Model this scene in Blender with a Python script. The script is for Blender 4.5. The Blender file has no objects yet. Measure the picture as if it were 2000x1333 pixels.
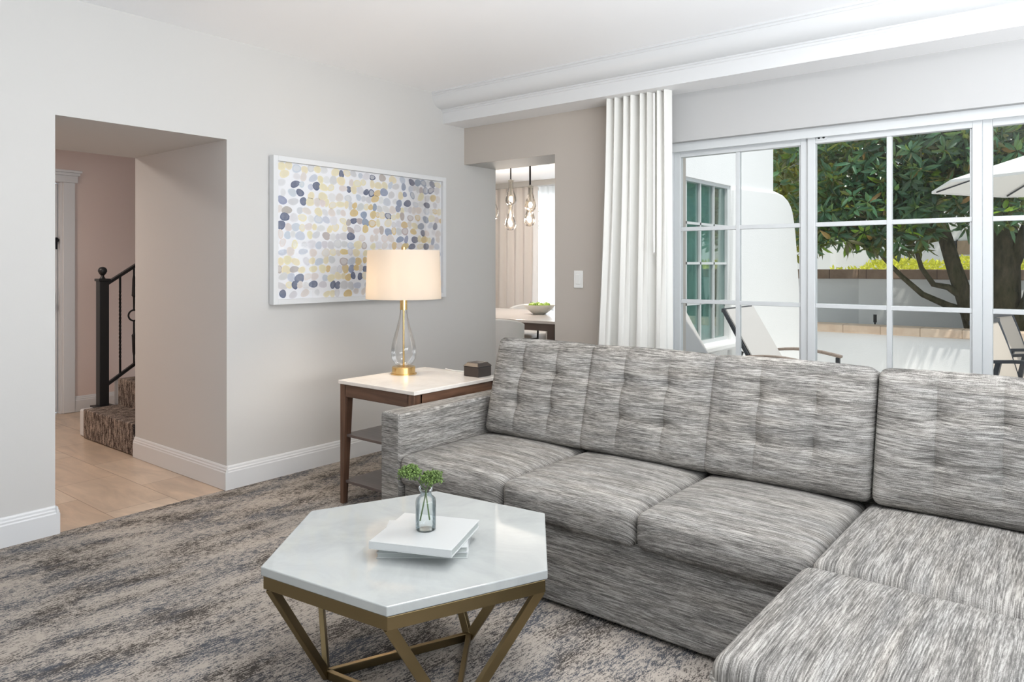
import bpy, bmesh, math, random
from mathutils import Vector, Matrix
PI = math.pi
random.seed(7)
sc = bpy.context.scene
COL = sc.collection

# ------------------------------------------------------------------ camera
YAW = math.atan(1150 / 1425.0)                 # camera turned left of +Y
cam_d = bpy.data.cameras.new('camera'); cam = bpy.data.objects.new('camera', cam_d); COL.objects.link(cam)
cam.location = (3.882, -4.214, 1.28)
cam.rotation_euler = (PI / 2, 0, YAW)
cam_d.sensor_width = 36; cam_d.sensor_fit = 'HORIZONTAL'
cam_d.lens = 36 * 1425.0 / 2000.0
cam_d.shift_y = -147.5 / 2000.0                # vertical-shift (architectural) lens
cam_d.clip_start = 0.05
sc.camera = cam

# ------------------------------------------------------------------ world, sun, exposure
w = bpy.data.worlds.new('world'); sc.world = w; w.use_nodes = True
bg = w.node_tree.nodes['Background']
bg.inputs[0].default_value = (0.80, 0.90, 1.0, 1); bg.inputs[1].default_value = 1.15

def light(name, typ, loc, energy, color=(1, 1, 1), rot=(0, 0, 0), **kw):
    d = bpy.data.lights.new(name, typ); d.energy = energy; d.color = color
    for k, v in kw.items(): setattr(d, k, v)
    o = bpy.data.objects.new(name, d); COL.objects.link(o); o.location = loc; o.rotation_euler = rot
    return o

sun_dir = Vector((-0.40, 0.30, -1.0))        # direction sunlight travels
s = light('sun', 'SUN', (8, -6, 12), 3.5, (1.0, 0.96, 0.88), angle=math.radians(1.0))
s.rotation_euler = sun_dir.to_track_quat('-Z', 'Y').to_euler()
# added fill lights at unseen openings beside and behind the camera
light('side_fill', 'AREA', (5.26, -3.2, 1.3), 320, (0.95, 0.975, 1.0), (0, PI / 2 + 1.20, 0),
      shape='RECTANGLE', size=2.0, size_y=3.6)
light('rear_fill', 'AREA', (4.4, -6.96, 1.3), 6, (0.93, 0.97, 1.0), (PI / 2 + 1.15, 0, 0),
      shape='RECTANGLE', size=2.0, size_y=2.0)
light('overhead_fill', 'AREA', (2.5, -1.9, 2.56), 24, (1.0, .985, .96), (0, 0, 0), shape='RECTANGLE', size=.8, size_y=.6)  # added overhead fill out of view, no fixture modelled
light('hall_fill', 'AREA', (-1.9, -3.3, 2.28), 27, (1.0, 0.90, 0.82), (0, 0, 0), shape='DISK', size=0.4)  # added unseen fill to brighten the hall and the passage reveal
light('dining_window_daylight', 'AREA', (-1.5, 3.63, 1.2), 48, (0.96, 0.98, 1.0), (-PI / 2, 0, 0),
      shape='RECTANGLE', size=2.2, size_y=2.0)

sc.view_settings.view_transform = 'Standard'; sc.view_settings.look = 'None'
sc.view_settings.exposure = 0.0; sc.view_settings.gamma = 1.0; sc.view_settings.use_curve_mapping = False
sc.cycles.max_bounces = 10; sc.cycles.diffuse_bounces = 5; sc.cycles.glossy_bounces = 4
sc.cycles.transparent_max_bounces = 16; sc.cycles.transmission_bounces = 8
sc.cycles.sample_clamp_indirect = 4.0; sc.cycles.caustics_refractive = False; sc.cycles.caustics_reflective = False
sc.cycles.use_denoising = True

# ------------------------------------------------------------------ materials
def mat(name, color=(.8, .8, .8), rough=.5, metal=0.0, spec=.5):
    m = bpy.data.materials.new(name); m.use_nodes = True
    b = m.node_tree.nodes['Principled BSDF']
    b.inputs['Base Color'].default_value = (*color, 1); b.inputs['Roughness'].default_value = rough
    b.inputs['Metallic'].default_value = metal; b.inputs['Specular IOR Level'].default_value = spec
    return m

class NT:
    """small helper for building node graphs"""
    def __init__(s, m): s.m = m; s.t = m.node_tree; s.b = s.t.nodes.get('Principled BSDF')
    def n(s, typ, **kw):
        x = s.t.nodes.new(typ)
        for k, v in kw.items(): setattr(x, k, v)
        return x
    def l(s, a, b): s.t.links.new(a, b)
    def coord(s, which='Object', scale=(1, 1, 1)):
        tc = s.n('ShaderNodeTexCoord'); mp = s.n('ShaderNodeMapping'); mp.inputs['Scale'].default_value = scale
        s.l(tc.outputs[which], mp.inputs['Vector']); return mp.outputs[0]
    def noise(s, vec, scale=1.0, detail=2.0, rough=.5, dist=0.0):
        x = s.n('ShaderNodeTexNoise'); x.inputs['Scale'].default_value = scale; x.inputs['Detail'].default_value = detail
        x.inputs['Roughness'].default_value = rough; x.inputs['Distortion'].default_value = dist
        s.l(vec, x.inputs['Vector']); return x.outputs['Fac']
    def math(s, op, a, b=None, clamp=False):
        x = s.n('ShaderNodeMath', operation=op); x.use_clamp = clamp
        for i, v in enumerate((a, b)):
            if v is None: continue
            if isinstance(v, (int, float)): x.inputs[i].default_value = v
            else: s.l(v, x.inputs[i])
        return x.outputs[0]
    def ramp(s, fac, stops, interp='LINEAR'):
        x = s.n('ShaderNodeValToRGB'); cr = x.color_ramp; cr.interpolation = interp
        while len(cr.elements) > 1: cr.elements.remove(cr.elements[-1])
        cr.elements[0].position = stops[0][0]; cr.elements[0].color = (*stops[0][1], 1)
        for p, c in stops[1:]:
            e = cr.elements.new(p); e.color = (*c, 1)
        s.l(fac, x.inputs[0]); return x.outputs[0]
    def mix(s, fac, a, b, mode='MIX'):
        x = s.n('ShaderNodeMix', data_type='RGBA', blend_type=mode)
        for k, v in ((0, fac), (6, a), (7, b)):
            if isinstance(v, (int, float)): x.inputs[k].default_value = v
            elif isinstance(v, tuple): x.inputs[k].default_value = (*v, 1)
            else: s.l(v, x.inputs[k])
        return x.outputs[2]
    def bump(s, h, strength=.3, dist=.002):
        x = s.n('ShaderNodeBump'); x.inputs['Strength'].default_value = strength; x.inputs['Distance'].default_value = dist
        s.l(h, x.inputs['Height']); s.l(x.outputs[0], s.b.inputs['Normal'])
    def base(s, c): s.l(c, s.b.inputs['Base Color'])

def paint(name, color, rough=.6):
    m = mat(name, color, rough, spec=.25); t = NT(m)
    v = t.coord('Object'); n = t.noise(v, 160, 2); t.bump(n, .06, .002)
    big = t.noise(v, .8, 1)
    t.base(t.mix(t.math('MULTIPLY', big, .10), color, tuple(c * .93 for c in color)))
    return m

def streak(name, along, dark, mid, light, fine=270.0, ln=11.0, fold=1.0, foldz=1.0):
    """woven heathered upholstery with streaks running along one axis; the cross axes are folded together so
    the streaks stay level over bulges and tufts"""
    m = mat(name, mid, .85, spec=.15); t = NT(m)
    tc = t.n('ShaderNodeTexCoord'); sp = t.n('ShaderNodeSeparateXYZ'); t.l(tc.outputs['Object'], sp.inputs[0])
    a, b, c_ = sp.outputs[along], sp.outputs[1 - along], sp.outputs[2]
    cross = t.math('ADD', t.math('MULTIPLY', c_, foldz), t.math('MULTIPLY', b, fold))
    cb = t.n('ShaderNodeCombineXYZ'); t.l(a, cb.inputs[0]); t.l(cross, cb.inputs[1]); t.l(t.math('SUBTRACT', b, c_), cb.inputs[2])
    def co(sx, sy, sz):
        mp = t.n('ShaderNodeMapping'); mp.inputs['Scale'].default_value = (sx, sy, sz); t.l(cb.outputs[0], mp.inputs['Vector']); return mp.outputs[0]
    n1 = t.noise(co(ln, fine, 2), 1, 2, .6)
    n2 = t.noise(co(ln * .45, fine * .14, 1.5), 1, 2, .5)
    n3 = t.noise(co(ln * 3.2, fine * 1.5, 4), 1, 1, .5)
    n4 = t.noise(co(520, 520, 30), 1, 0, .5)
    v = t.math('ADD', t.math('MULTIPLY', n1, .42), t.math('MULTIPLY', n2, .20))
    v = t.math('ADD', v, t.math('MULTIPLY', n3, .24)); v = t.math('ADD', v, t.math('MULTIPLY', n4, .14))
    c = t.ramp(v, [(.35, dark), (.45, tuple(x * .66 for x in mid)), (.505, mid), (.56, tuple((p + q) / 2 for p, q in zip(mid, light))), (.65, light)])
    tint = t.noise(co(3, 22, 2), 1, 1)
    c = t.mix(t.math('MULTIPLY', tint, .6), c, t.mix(1.0, c, (1.08, .98, .86), 'MULTIPLY'))
    t.base(c); t.bump(t.math('ADD', n1, n4), .3, .002)
    return m

DK, MD, LT = (.055, .054, .052), (.215, .211, .204), (.45, .445, .43)
M = {}
M['fab_x'] = streak('heather_fabric_lengthwise', 0, DK, MD, LT)
M['fab_y'] = streak('heather_fabric_crosswise', 1, (.06, .059, .057), (.218, .214, .207), (.45, .445, .43))
M['fab_top'] = streak('heather_fabric_top', 1, (.06, .059, .057), (.218, .214, .207), (.45, .445, .43), foldz=0.0)
M['fab_back'] = streak('heather_fabric_back', 0, DK, MD, LT, fold=0.0)
M['wall'] = paint('warm_white_paint', (.565, .557, .542))
M['wall_beige'] = paint('beige_paint', (.50, .455, .41))
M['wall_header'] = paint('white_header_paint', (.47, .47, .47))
M['wall_hall'] = paint('rose_beige_paint', (.68, .56, .51))
M['ceiling'] = paint('ceiling_white_paint', (.94, .945, .96))
M['white'] = mat('white_gloss_trim', (.66, .67, .68), .35)
M['white_frame'] = mat('white_painted_metal', (.58, .60, .61), .4)
M['black'] = mat('black_wrought_iron', (.012, .012, .013), .45)
M['brass'] = mat('aged_brass', (.25, .19, .10), .36, 1.0)
M['brass_lamp'] = mat('lamp_brass', (.72, .50, .22), .25, 1.0)
M['plastic'] = mat('white_plastic', (.82, .82, .80), .35)
M['dark_metal'] = mat('dark_metal', (.03, .03, .033), .4, .6)
M['nickel'] = mat('nickel', (.55, .52, .47), .3, 1.0)

def stone(name, color, vein, rough=.12):
    m = mat(name, color, rough); t = NT(m); v = t.coord('Object')
    n = t.noise(v, 3.2, 6, .65, 1.2); n2 = t.noise(v, 45, 3, .6)
    c = t.ramp(n, [(.35, vein), (.52, color), (.7, tuple(min(1, x * 1.06) for x in color))])
    t.base(t.mix(t.math('MULTIPLY', n2, .16), c, vein)); return m
M['quartz'] = stone('pale_grey_quartz', (.40, .415, .405), (.35, .365, .36), .05)
M['quartz_warm'] = stone('cream_quartz', (.76, .72, .67), (.66, .61, .56), .15)

def wood(name, c1, c2, along=2, rough=.38):
    m = mat(name, c1, rough); t = NT(m)
    sc_ = tuple(2.5 if i == along else 38 for i in range(3))
    n = t.noise(t.coord('Object', sc_), 1, 4, .6, .6)
    t.base(t.ramp(n, [(.3, c1), (.7, c2)])); t.bump(n, .08, .001); return m
M['walnut'] = wood('dark_walnut', (.055, .028, .018), (.15, .08, .05), 2)
M['walnut_x'] = wood('dark_walnut_rail', (.05, .026, .017), (.13, .07, .045), 0)
M['walnut_y'] = wood('dark_walnut_side_rail', (.075, .04, .026), (.19, .10, .06), 1)
M['shelf'] = wood('walnut_shelf', (.085, .065, .058), (.14, .11, .10), 0, .3)
M['espresso'] = mat('espresso_box_leatherette', (.035, .026, .022), .4)
M['dining_floor'] = wood('dining_floor_wood', (.22, .17, .13), (.34, .27, .21), 0, .35)

def carpet():
    m = mat('streaked_loop_carpet', (.3, .28, .26), .95, spec=.05); t = NT(m)
    n1 = t.noise(t.coord('Object', (130, 34, 1)), 1, 2, .65)
    n2 = t.noise(t.coord('Object', (9, 3.2, 1)), 1, 3, .6)
    n3 = t.noise(t.coord('Object', (300, 170, 1)), 1, 0)
    v = t.math('ADD', t.math('MULTIPLY', n1, .44), t.math('MULTIPLY', n2, .35)); v = t.math('ADD', v, t.math('MULTIPLY', n3, .20))
    light_ = t.mix(t.noise(t.coord('Object', (2, 1, 1)), 1, 2), (.45, .395, .34), (.39, .355, .32))
    dark_ = t.mix(t.ramp(t.noise(t.coord('Object', (7, 2.6, 1)), 1, 2), [(.42, (0, 0, 0)), (.58, (1, 1, 1))]), (.070, .062, .056), (.085, .092, .106))
    f = t.ramp(v, [(.435, (0, 0, 0)), (.54, (1, 1, 1))])
    t.base(t.mix(f, dark_, light_)); t.bump(t.math('ADD', n3, n1), .5, .004); return m
M['carpet'] = carpet()
def stair_carpet():
    m = mat('stair_runner_carpet', (.2, .17, .15), .95, spec=.05); t = NT(m)
    n1 = t.noise(t.coord('Object', (60, 14, 14)), 1, 3, .7); n3 = t.noise(t.coord('Object', (200, 200, 200)), 1, 0)
    v = t.math('ADD', t.math('MULTIPLY', n1, .7), t.math('MULTIPLY', n3, .3))
    t.base(t.ramp(v, [(.42, (.045, .035, .033)), (.5, (.16, .13, .11)), (.58, (.38, .31, .26))])); t.bump(n3, .5, .004); return m
M['stair_carpet'] = stair_carpet()
def tile():
    m = mat('travertine_tile', (.6, .5, .4), .32); t = NT(m)
    b = t.n('ShaderNodeTexBrick'); b.offset = 0.5; b.squash = 1.0
    tc = t.n('ShaderNodeTexCoord'); mp = t.n('ShaderNodeMapping'); mp.inputs['Location'].default_value = (.13, .22, 0)
    t.l(tc.outputs['Object'], mp.inputs['Vector']); t.l(mp.outputs[0], b.inputs['Vector'])
    b.inputs['Scale'].default_value = 1.0; b.inputs['Brick Width'].default_value = .68; b.inputs['Row Height'].default_value = .34
    b.inputs['Mortar Size'].default_value = .0025; b.inputs['Mortar Smooth'].default_value = .3; b.inputs['Bias'].default_value = 0
    b.inputs['Color1'].default_value = (.50, .40, .31, 1); b.inputs['Color2'].default_value = (.43, .325, .24, 1); b.inputs['Mortar'].default_value = (.24, .17, .12, 1)
    n = t.noise(t.coord('Object', (2.2, 9, 1)), 1, 4, .6, .8)
    f = t.ramp(n, [(.35, (0, 0, 0)), (.68, (1, 1, 1))])
    t.base(t.mix(f, b.outputs[0], t.mix(1.0, b.outputs[0], (1.38, 1.36, 1.34), 'MULTIPLY'))); return m
M['tile'] = tile()

def fabric(name, color, rough=.9, transl=0.0, bump=.15):
    m = mat(name, color, rough, spec=.1); t = NT(m)
    n = t.noise(t.coord('Object'), 420, 1); t.bump(n, bump, .001)
    if transl > 0:
        tr = t.n('ShaderNodeBsdfTranslucent'); tr.inputs[0].default_value = (*color, 1)
        mx = t.n('ShaderNodeMixShader'); mx.inputs[0].default_value = transl
        out = t.t.nodes['Material Output']
        t.l(t.b.outputs[0], mx.inputs[1]); t.l(tr.outputs[0], mx.inputs[2]); t.l(mx.outputs[0], out.inputs['Surface'])
    return m
M['curtain'] = fabric('ivory_curtain', (.89, .885, .855), transl=.25)
M['curtain_warm'] = fabric('dining_curtain', (.82, .78, .75), transl=.2)
M['sheer'] = fabric('sheer_voile', (.90, .92, .94), transl=.65)
M['shade'] = fabric('linen_lamp_shade', (.84, .795, .74), transl=.7)
M['sling'] = fabric('grey_sling_mesh', (.62, .60, .59), transl=.25)
M['sling_warm'] = fabric('taupe_sling_mesh', (.60, .54, .48), transl=.2)
M['umbrella'] = fabric('white_canvas', (.80, .785, .76), transl=.06)
M['chair_shell'] = mat('pale_grey_upholstery', (.82, .81, .80), .7)
M['taupe_wood'] = mat('taupe_wood_arm', (.24, .19, .16), .5)
M['charcoal'] = mat('charcoal_aluminium', (.05, .055, .065), .45, .3)

def clear(name, tint=(1, 1, 1), refl=1.0, edge=None):
    """thin clear glass: transparent with a mirror-like Fresnel coat"""
    m = bpy.data.materials.new(name); m.use_nodes = True; t = NT(m); nd = t.t.nodes
    for x in list(nd):
        if x.type != 'OUTPUT_MATERIAL': nd.remove(x)
    out = nd['Material Output']
    tr = t.n('ShaderNodeBsdfTransparent'); tr.inputs[0].default_value = (*tint, 1)
    gl = t.n('ShaderNodeBsdfGlossy'); gl.inputs['Roughness'].default_value = .0; gl.inputs['Color'].default_value = (1, 1, 1, 1)
    fr = t.n('ShaderNodeFresnel'); fr.inputs['IOR'].default_value = 1.45
    mx = t.n('ShaderNodeMixShader')
    t.l(t.math('MULTIPLY', fr.outputs[0], refl), mx.inputs[0]); t.l(tr.outputs[0], mx.inputs[1]); t.l(gl.outputs[0], mx.inputs[2])
    if edge:
        lw = t.n('ShaderNodeLayerWeight'); lw.inputs[0].default_value = .35
        t.l(t.mix(lw.outputs['Facing'], tint, edge), tr.inputs[0])
    t.l(mx.outputs[0], out.inputs['Surface']); return m
M['pane'] = clear('window_pane', (.985, .995, .99), .45)
M['picture_glass'] = clear('picture_glass', (1, 1, 1), .42)
M['lamp_glass'] = clear('lamp_glass', (1, 1, 1), .8, (.90, .90, .89))
M['bottle_glass'] = clear('bottle_glass', (.99, .998, .998), .9, (.90, .945, .955))
M['pendant_glass'] = clear('pendant_glass', (1, .99, .97), .9, (.88, .80, .73))
M['teal_pane'] = clear('tinted_pane', (.86, .95, .93), .7)
def water():
    m = mat('water', (.9, .98, 1), 0.0); b = m.node_tree.nodes['Principled BSDF']
    b.inputs['Transmission Weight'].default_value = 1.0; b.inputs['IOR'].default_value = 1.1; return m
M['water'] = clear('water', (.96, .985, .99), .3, (.90, .95, .965))
def emit(name, color, strength):
    m = mat(name, color, .5); b = m.node_tree.nodes['Principled BSDF']
    b.inputs['Emission Color'].default_value = (*color, 1); b.inputs['Emission Strength'].default_value = strength; return m
M['bulb'] = emit('warm_bulb', (1.0, .78, .52), 9.0)

def attr_mat(name, rough, noise_amt=.25, nscale=60):
    m = mat(name, (.5, .5, .5), rough, spec=.2); t = NT(m)
    a = t.n('ShaderNodeVertexColor', layer_name='pigment')
    n = t.noise(t.coord('Object'), nscale, 3, .6)
    t.base(t.mix(t.math('MULTIPLY', n, noise_amt * 2), a.outputs[0], (.80, .80, .82))); return m
M['blob'] = attr_mat('watercolour_blobs', .7, .13, 55)
M['paper'] = mat('print_paper', (.84, .845, .875), .7, spec=.2)

def leaf_mat(name, transl=.3, rough=.28, back=(.11, .10, .04), glow=(.45, .55, .04)):
    m = mat(name, (.05, .12, .04), rough, spec=.5); t = NT(m)
    a = t.n('ShaderNodeVertexColor', layer_name='pigment')
    g = t.n('ShaderNodeNewGeometry')
    t.base(t.mix(g.outputs['Backfacing'], a.outputs[0], back))
    tr = t.n('ShaderNodeBsdfTranslucent'); t.l(t.mix(.55, a.outputs[0], glow), tr.inputs[0])
    mx = t.n('ShaderNodeMixShader'); mx.inputs[0].default_value = transl
    t.l(t.b.outputs[0], mx.inputs[1]); t.l(tr.outputs[0], mx.inputs[2])
    t.l(mx.outputs[0], t.t.nodes['Material Output'].inputs['Surface']); return m
M['magnolia'] = leaf_mat('magnolia_leaf')
M['far_leaf'] = leaf_mat('background_leaf', .45, .5, (.10, .10, .02), (.60, .55, .05))
M['hedge'] = leaf_mat('bright_hedge_leaf', .5, .5, (.40, .42, .05), (.75, .75, .10))
M['sprig'] = leaf_mat('sprig_green', .2, .6, (.16, .22, .07), (.3, .4, .08))
def bark():
    m = mat('mossy_bark', (.1, .08, .06), .9, spec=.1); t = NT(m)
    n = t.noise(t.coord('Object', (14, 14, 5)), 1, 5, .7); n2 = t.noise(t.coord('Object', (3, 3, 2)), 1, 2)
    c = t.ramp(n, [(.35, (.020, .016, .013)), (.65, (.11, .085, .065))])
    t.base(t.mix(t.math('MULTIPLY', n2, .6), c, (.075, .085, .03))); t.bump(n, .8, .02); return m
M['bark'] = bark()
M['stem_green'] = mat('stem_green', (.08, .13, .04), .6)

def stucco(name, color):
    m = mat(name, color, .85, spec=.1); t = NT(m); v = t.coord('Object')
    n = t.noise(v, 70, 3); n2 = t.noise(v, 1.3, 3); t.bump(n, .25, .006)
    t.base(t.mix(t.math('MULTIPLY', n2, .22), color, tuple(x * .85 for x in color))); return m
M['stucco'] = stucco('white_stucco', (.76, .76, .765))
M['stucco_grey'] = stucco('grey_stucco', (.84, .84, .83))
M['patio'] = stucco('pale_concrete', (.84, .82, .79))
M['soil'] = stucco('planter_soil', (.10, .08, .06))
def brick(name, c1, c2, mortar):
    m = mat(name, c1, .85, spec=.1); t = NT(m)
    n = t.noise(t.coord('Object', (1, 1, 1)), 6, 4, .6)
    tc = t.n('ShaderNodeTexCoord'); sx = t.n('ShaderNodeSeparateXYZ'); t.l(tc.outputs['Object'], sx.inputs[0])
    f = t.math('FRACT', t.math('DIVIDE', sx.outputs[0], .42)); j = t.math('LESS_THAN', f, .022)
    t.base(t.mix(j, t.ramp(n, [(.35, c1), (.65, c2)]), mortar)); return m
M['coping_light'] = brick('tan_brick_coping', (.60, .45, .34), (.70, .56, .44), (.38, .28, .20))
M['coping_dark'] = brick('brown_brick_coping', (.26, .18, .13), (.36, .26, .19), (.12, .08, .06))
M['apple'] = mat('green_apple', (.35, .52, .08), .3)
M['ceramic'] = mat('cream_ceramic', (.74, .73, .68), .3)
M['dining_top'] = mat('white_table_top', (.72, .68, .66), .18)
M['dark_frame_wood'] = mat('dark_table_wood', (.10, .07, .06), .4)
M['drape_teal'] = mat('teal_drape', (.55, .80, .76), .8)
M['shutter'] = mat('louvre_shutter', (.30, .22, .15), .6)

# ------------------------------------------------------------------ mesh helpers
class MB:
    def __init__(s): s.v = []; s.f = []; s.mi = []; s.fc = []; s.smooth = False
    def add(s, vs, fs, mi=0, col=None):
        o = len(s.v); s.v += [tuple(p) for p in vs]
        for f in fs: s.f.append(tuple(i + o for i in f)); s.mi.append(mi); s.fc.append(col)
        return s
    def box(s, x0, x1, y0, y1, z0, z1, mi=0):
        v = [(x0, y0, z0), (x1, y0, z0), (x1, y1, z0), (x0, y1, z0), (x0, y0, z1), (x1, y0, z1), (x1, y1, z1), (x0, y1, z1)]
        return s.add(v, [(3, 2, 1, 0), (4, 5, 6, 7), (0, 1, 5, 4), (1, 2, 6, 5), (2, 3, 7, 6), (3, 0, 4, 7)], mi)
    def beam(s, a, b, w, d, up=(0, 0, 1), mi=0, w2=None, d2=None):
        a, b = Vector(a), Vector(b); z = (b - a).normalized(); x = z.cross(Vector(up))
        if x.length < 1e-4: x = z.cross(Vector((0, 1, 0)))
        x.normalize(); y = x.cross(z); vs = []
        for p, ww, dd in ((a, w, d), (b, w2 or w, d2 or d)):
            for i, j in ((-1, -1), (1, -1), (1, 1), (-1, 1)): vs.append(p + x * (i * ww / 2) + y * (j * dd / 2))
        return s.add(vs, [(3, 2, 1, 0), (4, 5, 6, 7), (0, 1, 5, 4), (1, 2, 6, 5), (2, 3, 7, 6), (3, 0, 4, 7)], mi)
    def tube(s, pts, rads, n=10, mi=0, cap=True):
        pts = [Vector(p) for p in pts]
        if isinstance(rads, (int, float)): rads = [rads] * len(pts)
        rings = []; ref = None
        for i, p in enumerate(pts):
            t = (pts[min(i + 1, len(pts) - 1)] - pts[max(i - 1, 0)]).normalized()
            if ref is None: ref = t.orthogonal().normalized()
            ref = (ref - t * ref.dot(t)).normalized(); b = t.cross(ref)
            rings.append([p + (ref * math.cos(2 * PI * k / n) + b * math.sin(2 * PI * k / n)) * rads[i] for k in range(n)])
        vs = [q for r in rings for q in r]; fs = []
        for i in range(len(pts) - 1):
            for k in range(n): fs.append((i * n + k, i * n + (k + 1) % n, (i + 1) * n + (k + 1) % n, (i + 1) * n + k))
        if cap: fs.append(tuple(range(n - 1, -1, -1))); fs.append(tuple((len(pts) - 1) * n + k for k in range(n)))
        return s.add(vs, fs, mi)
    def lathe(s, prof, c=(0, 0, 0), n=32, mi=0, capb=True, capt=True):
        vs = [(c[0] + r * math.cos(2 * PI * k / n), c[1] + r * math.sin(2 * PI * k / n), c[2] + z) for r, z in prof for k in range(n)]
        fs = []
        for i in range(len(prof) - 1):
            for k in range(n): fs.append((i * n + k, i * n + (k + 1) % n, (i + 1) * n + (k + 1) % n, (i + 1) * n + k))
        if capb: fs.append(tuple(range(n - 1, -1, -1)))
        if capt: fs.append(tuple((len(prof) - 1) * n + k for k in range(n)))
        return s.add(vs, fs, mi)
    def prism(s, poly, axis, a, b, mi=0):
        """polygon (list of 2D) extruded along axis 0/1/2 from a to b"""
        n = len(poly); vs = []
        for t in (a, b):
            for p, q in poly: vs.append({0: (t, p, q), 1: (p, t, q), 2: (p, q, t)}[axis])
        fs = [tuple(range(n - 1, -1, -1)), tuple(range(n, 2 * n))] + [(i, (i + 1) % n, n + (i + 1) % n, n + i) for i in range(n)]
        return s.add(vs, fs, mi)
    def sphere(s, c, r, n=16, m=10, mi=0, sq=(1, 1, 1), col=None):
        vs = [(c[0], c[1], c[2] - r * sq[2])]
        for i in range(1, m):
            a = -PI / 2 + PI * i / m
            for k in range(n): vs.append((c[0] + r * sq[0] * math.cos(a) * math.cos(2 * PI * k / n), c[1] + r * sq[1] * math.cos(a) * math.sin(2 * PI * k / n), c[2] + r * sq[2] * math.sin(a)))
        vs.append((c[0], c[1], c[2] + r * sq[2])); L = len(vs) - 1; fs = []
        for k in range(n):
            fs.append((0, 1 + (k + 1) % n, 1 + k)); fs.append((L, L - n + k, L - n + (k + 1) % n))
        for i in range(m - 2):
            for k in range(n): fs.append((1 + i * n + k, 1 + i * n + (k + 1) % n, 1 + (i + 1) * n + (k + 1) % n, 1 + (i + 1) * n + k))
        return s.add(vs, fs, mi, col)
    def xf(s, m):
        s.v = [tuple(m @ Vector(p)) for p in s.v]; return s
    def build(s, name, mats, parent=None, smooth=False, bevel=0.0, seg=2, fix=True, origin=None):
        me = bpy.data.meshes.new(name); off = Vector((0, 0, 0))
        chain = parent
        while chain is not None: off += Vector(chain.location); chain = chain.parent
        if origin is not None and parent is None: off = Vector(origin)
        me.from_pydata([tuple(Vector(p) - off) for p in s.v], [], s.f)
        if not isinstance(mats, (list, tuple)): mats = [mats]
        for x in mats: me.materials.append(x)
        me.polygons.foreach_set('material_index', s.mi)
        if any(c is not None for c in s.fc):
            ca = me.color_attributes.new('pigment', 'FLOAT_COLOR', 'CORNER'); buf = []
            for p, c in zip(me.polygons, s.fc):
                buf += [*(c or (.5, .5, .5)), 1.0] * p.loop_total
            ca.data.foreach_set('color', buf)
        if fix:
            b = bmesh.new(); b.from_mesh(me); bmesh.ops.recalc_face_normals(b, faces=b.faces); b.to_mesh(me); b.free()
        if smooth:
            me.polygons.foreach_set('use_smooth', [True] * len(me.polygons))
            me.set_sharp_from_angle(angle=math.radians(38))
        me.update()
        o = bpy.data.objects.new(name, me); COL.objects.link(o)
        if parent is not None: o.parent = parent
        elif origin is not None: o.location = origin
        if bevel > 0:
            md = o.modifiers.new('bevel', 'BEVEL'); md.width = bevel; md.segments = seg; md.limit_method = 'ANGLE'; md.angle_limit = math.radians(40)
        return o

def rbox(c, dims, r, cuts=10, seg_edge=3, fn=None):
    """rounded box: grid cube pulled to rounded corners; fn(u,v,w,p) may displace"""
    hx, hy, hz = (d / 2 for d in dims)
    def params(h, n):
        core = max(h - r, 1e-4)
        a = [-h + r * (1 - math.cos(PI / 2 * i / seg_edge)) for i in range(seg_edge)]
        mid = [-core + 2 * core * i / n for i in range(n + 1)]
        return a + mid + [-x for x in reversed(a)]
    if isinstance(cuts, int): cuts = (cuts,) * 3
    P = [params(h, n) for h, n in zip((hx, hy, hz), cuts)]; H = (hx, hy, hz)
    idx = {}; vs = []; fs = []
    def vid(i, j, k):
        key = (i, j, k)
        if key not in idx:
            p = Vector((P[0][i], P[1][j], P[2][k]))
            q = Vector(tuple(max(-(H[a] - r), min(H[a] - r, p[a])) for a in range(3)))
            d = p - q
            if d.length > 1e-9: p = q + d.normalized() * min(r, max(abs(x) for x in d) if False else r) if d.length > 0 else p
            if fn: p = fn(p)
            idx[key] = len(vs); vs.append(p + Vector(c))
        return idx[key]
    nx, ny, nz = (len(x) - 1 for x in P)
    for i in range(nx):
        for j in range(ny):
            for k, fl in ((0, 1), (nz, 0)):
                q = (vid(i, j, k), vid(i + 1, j, k), vid(i + 1, j + 1, k), vid(i, j + 1, k)); fs.append(q[::-1] if fl else q)
    for i in range(nx):
        for k in range(nz):
            for j in (0, ny): fs.append((vid(i, j, k), vid(i + 1, j, k), vid(i + 1, j, k + 1), vid(i, j, k + 1)))
    for j in range(ny):
        for k in range(nz):
            for i in (0, nx): fs.append((vid(i, j, k), vid(i, j + 1, k), vid(i, j + 1, k + 1), vid(i, j, k + 1)))
    mb = MB(); mb.add(vs, fs); return mb

def tag(o, label, cat, group=None, kind=None):
    o['label'] = label; o['category'] = cat
    if group: o['group'] = group
    if kind: o['kind'] = kind
    return o
def thing(name, label, cat, loc=(0, 0, 0), group=None, rz=0):
    o = bpy.data.objects.new(name, None); COL.objects.link(o); o.location = loc; o.rotation_euler = (0, 0, rz)
    o.empty_display_size = .1
    return tag(o, label, cat, group)
def struct(o): o['kind'] = 'structure'; return o
def dup(root, loc=None, rz=None, label=None):
    def cp(o, par):
        c = o.copy(); COL.objects.link(c)
        if par is not None: c.parent = par; c.matrix_parent_inverse = o.matrix_parent_inverse.copy()
        for ch in list(o.children): cp(ch, c)
        return c
    r = cp(root, None)
    if loc is not None: r.location = loc
    if rz is not None: r.rotation_euler = (0, 0, rz)
    if label: r['label'] = label
    return r

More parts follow.
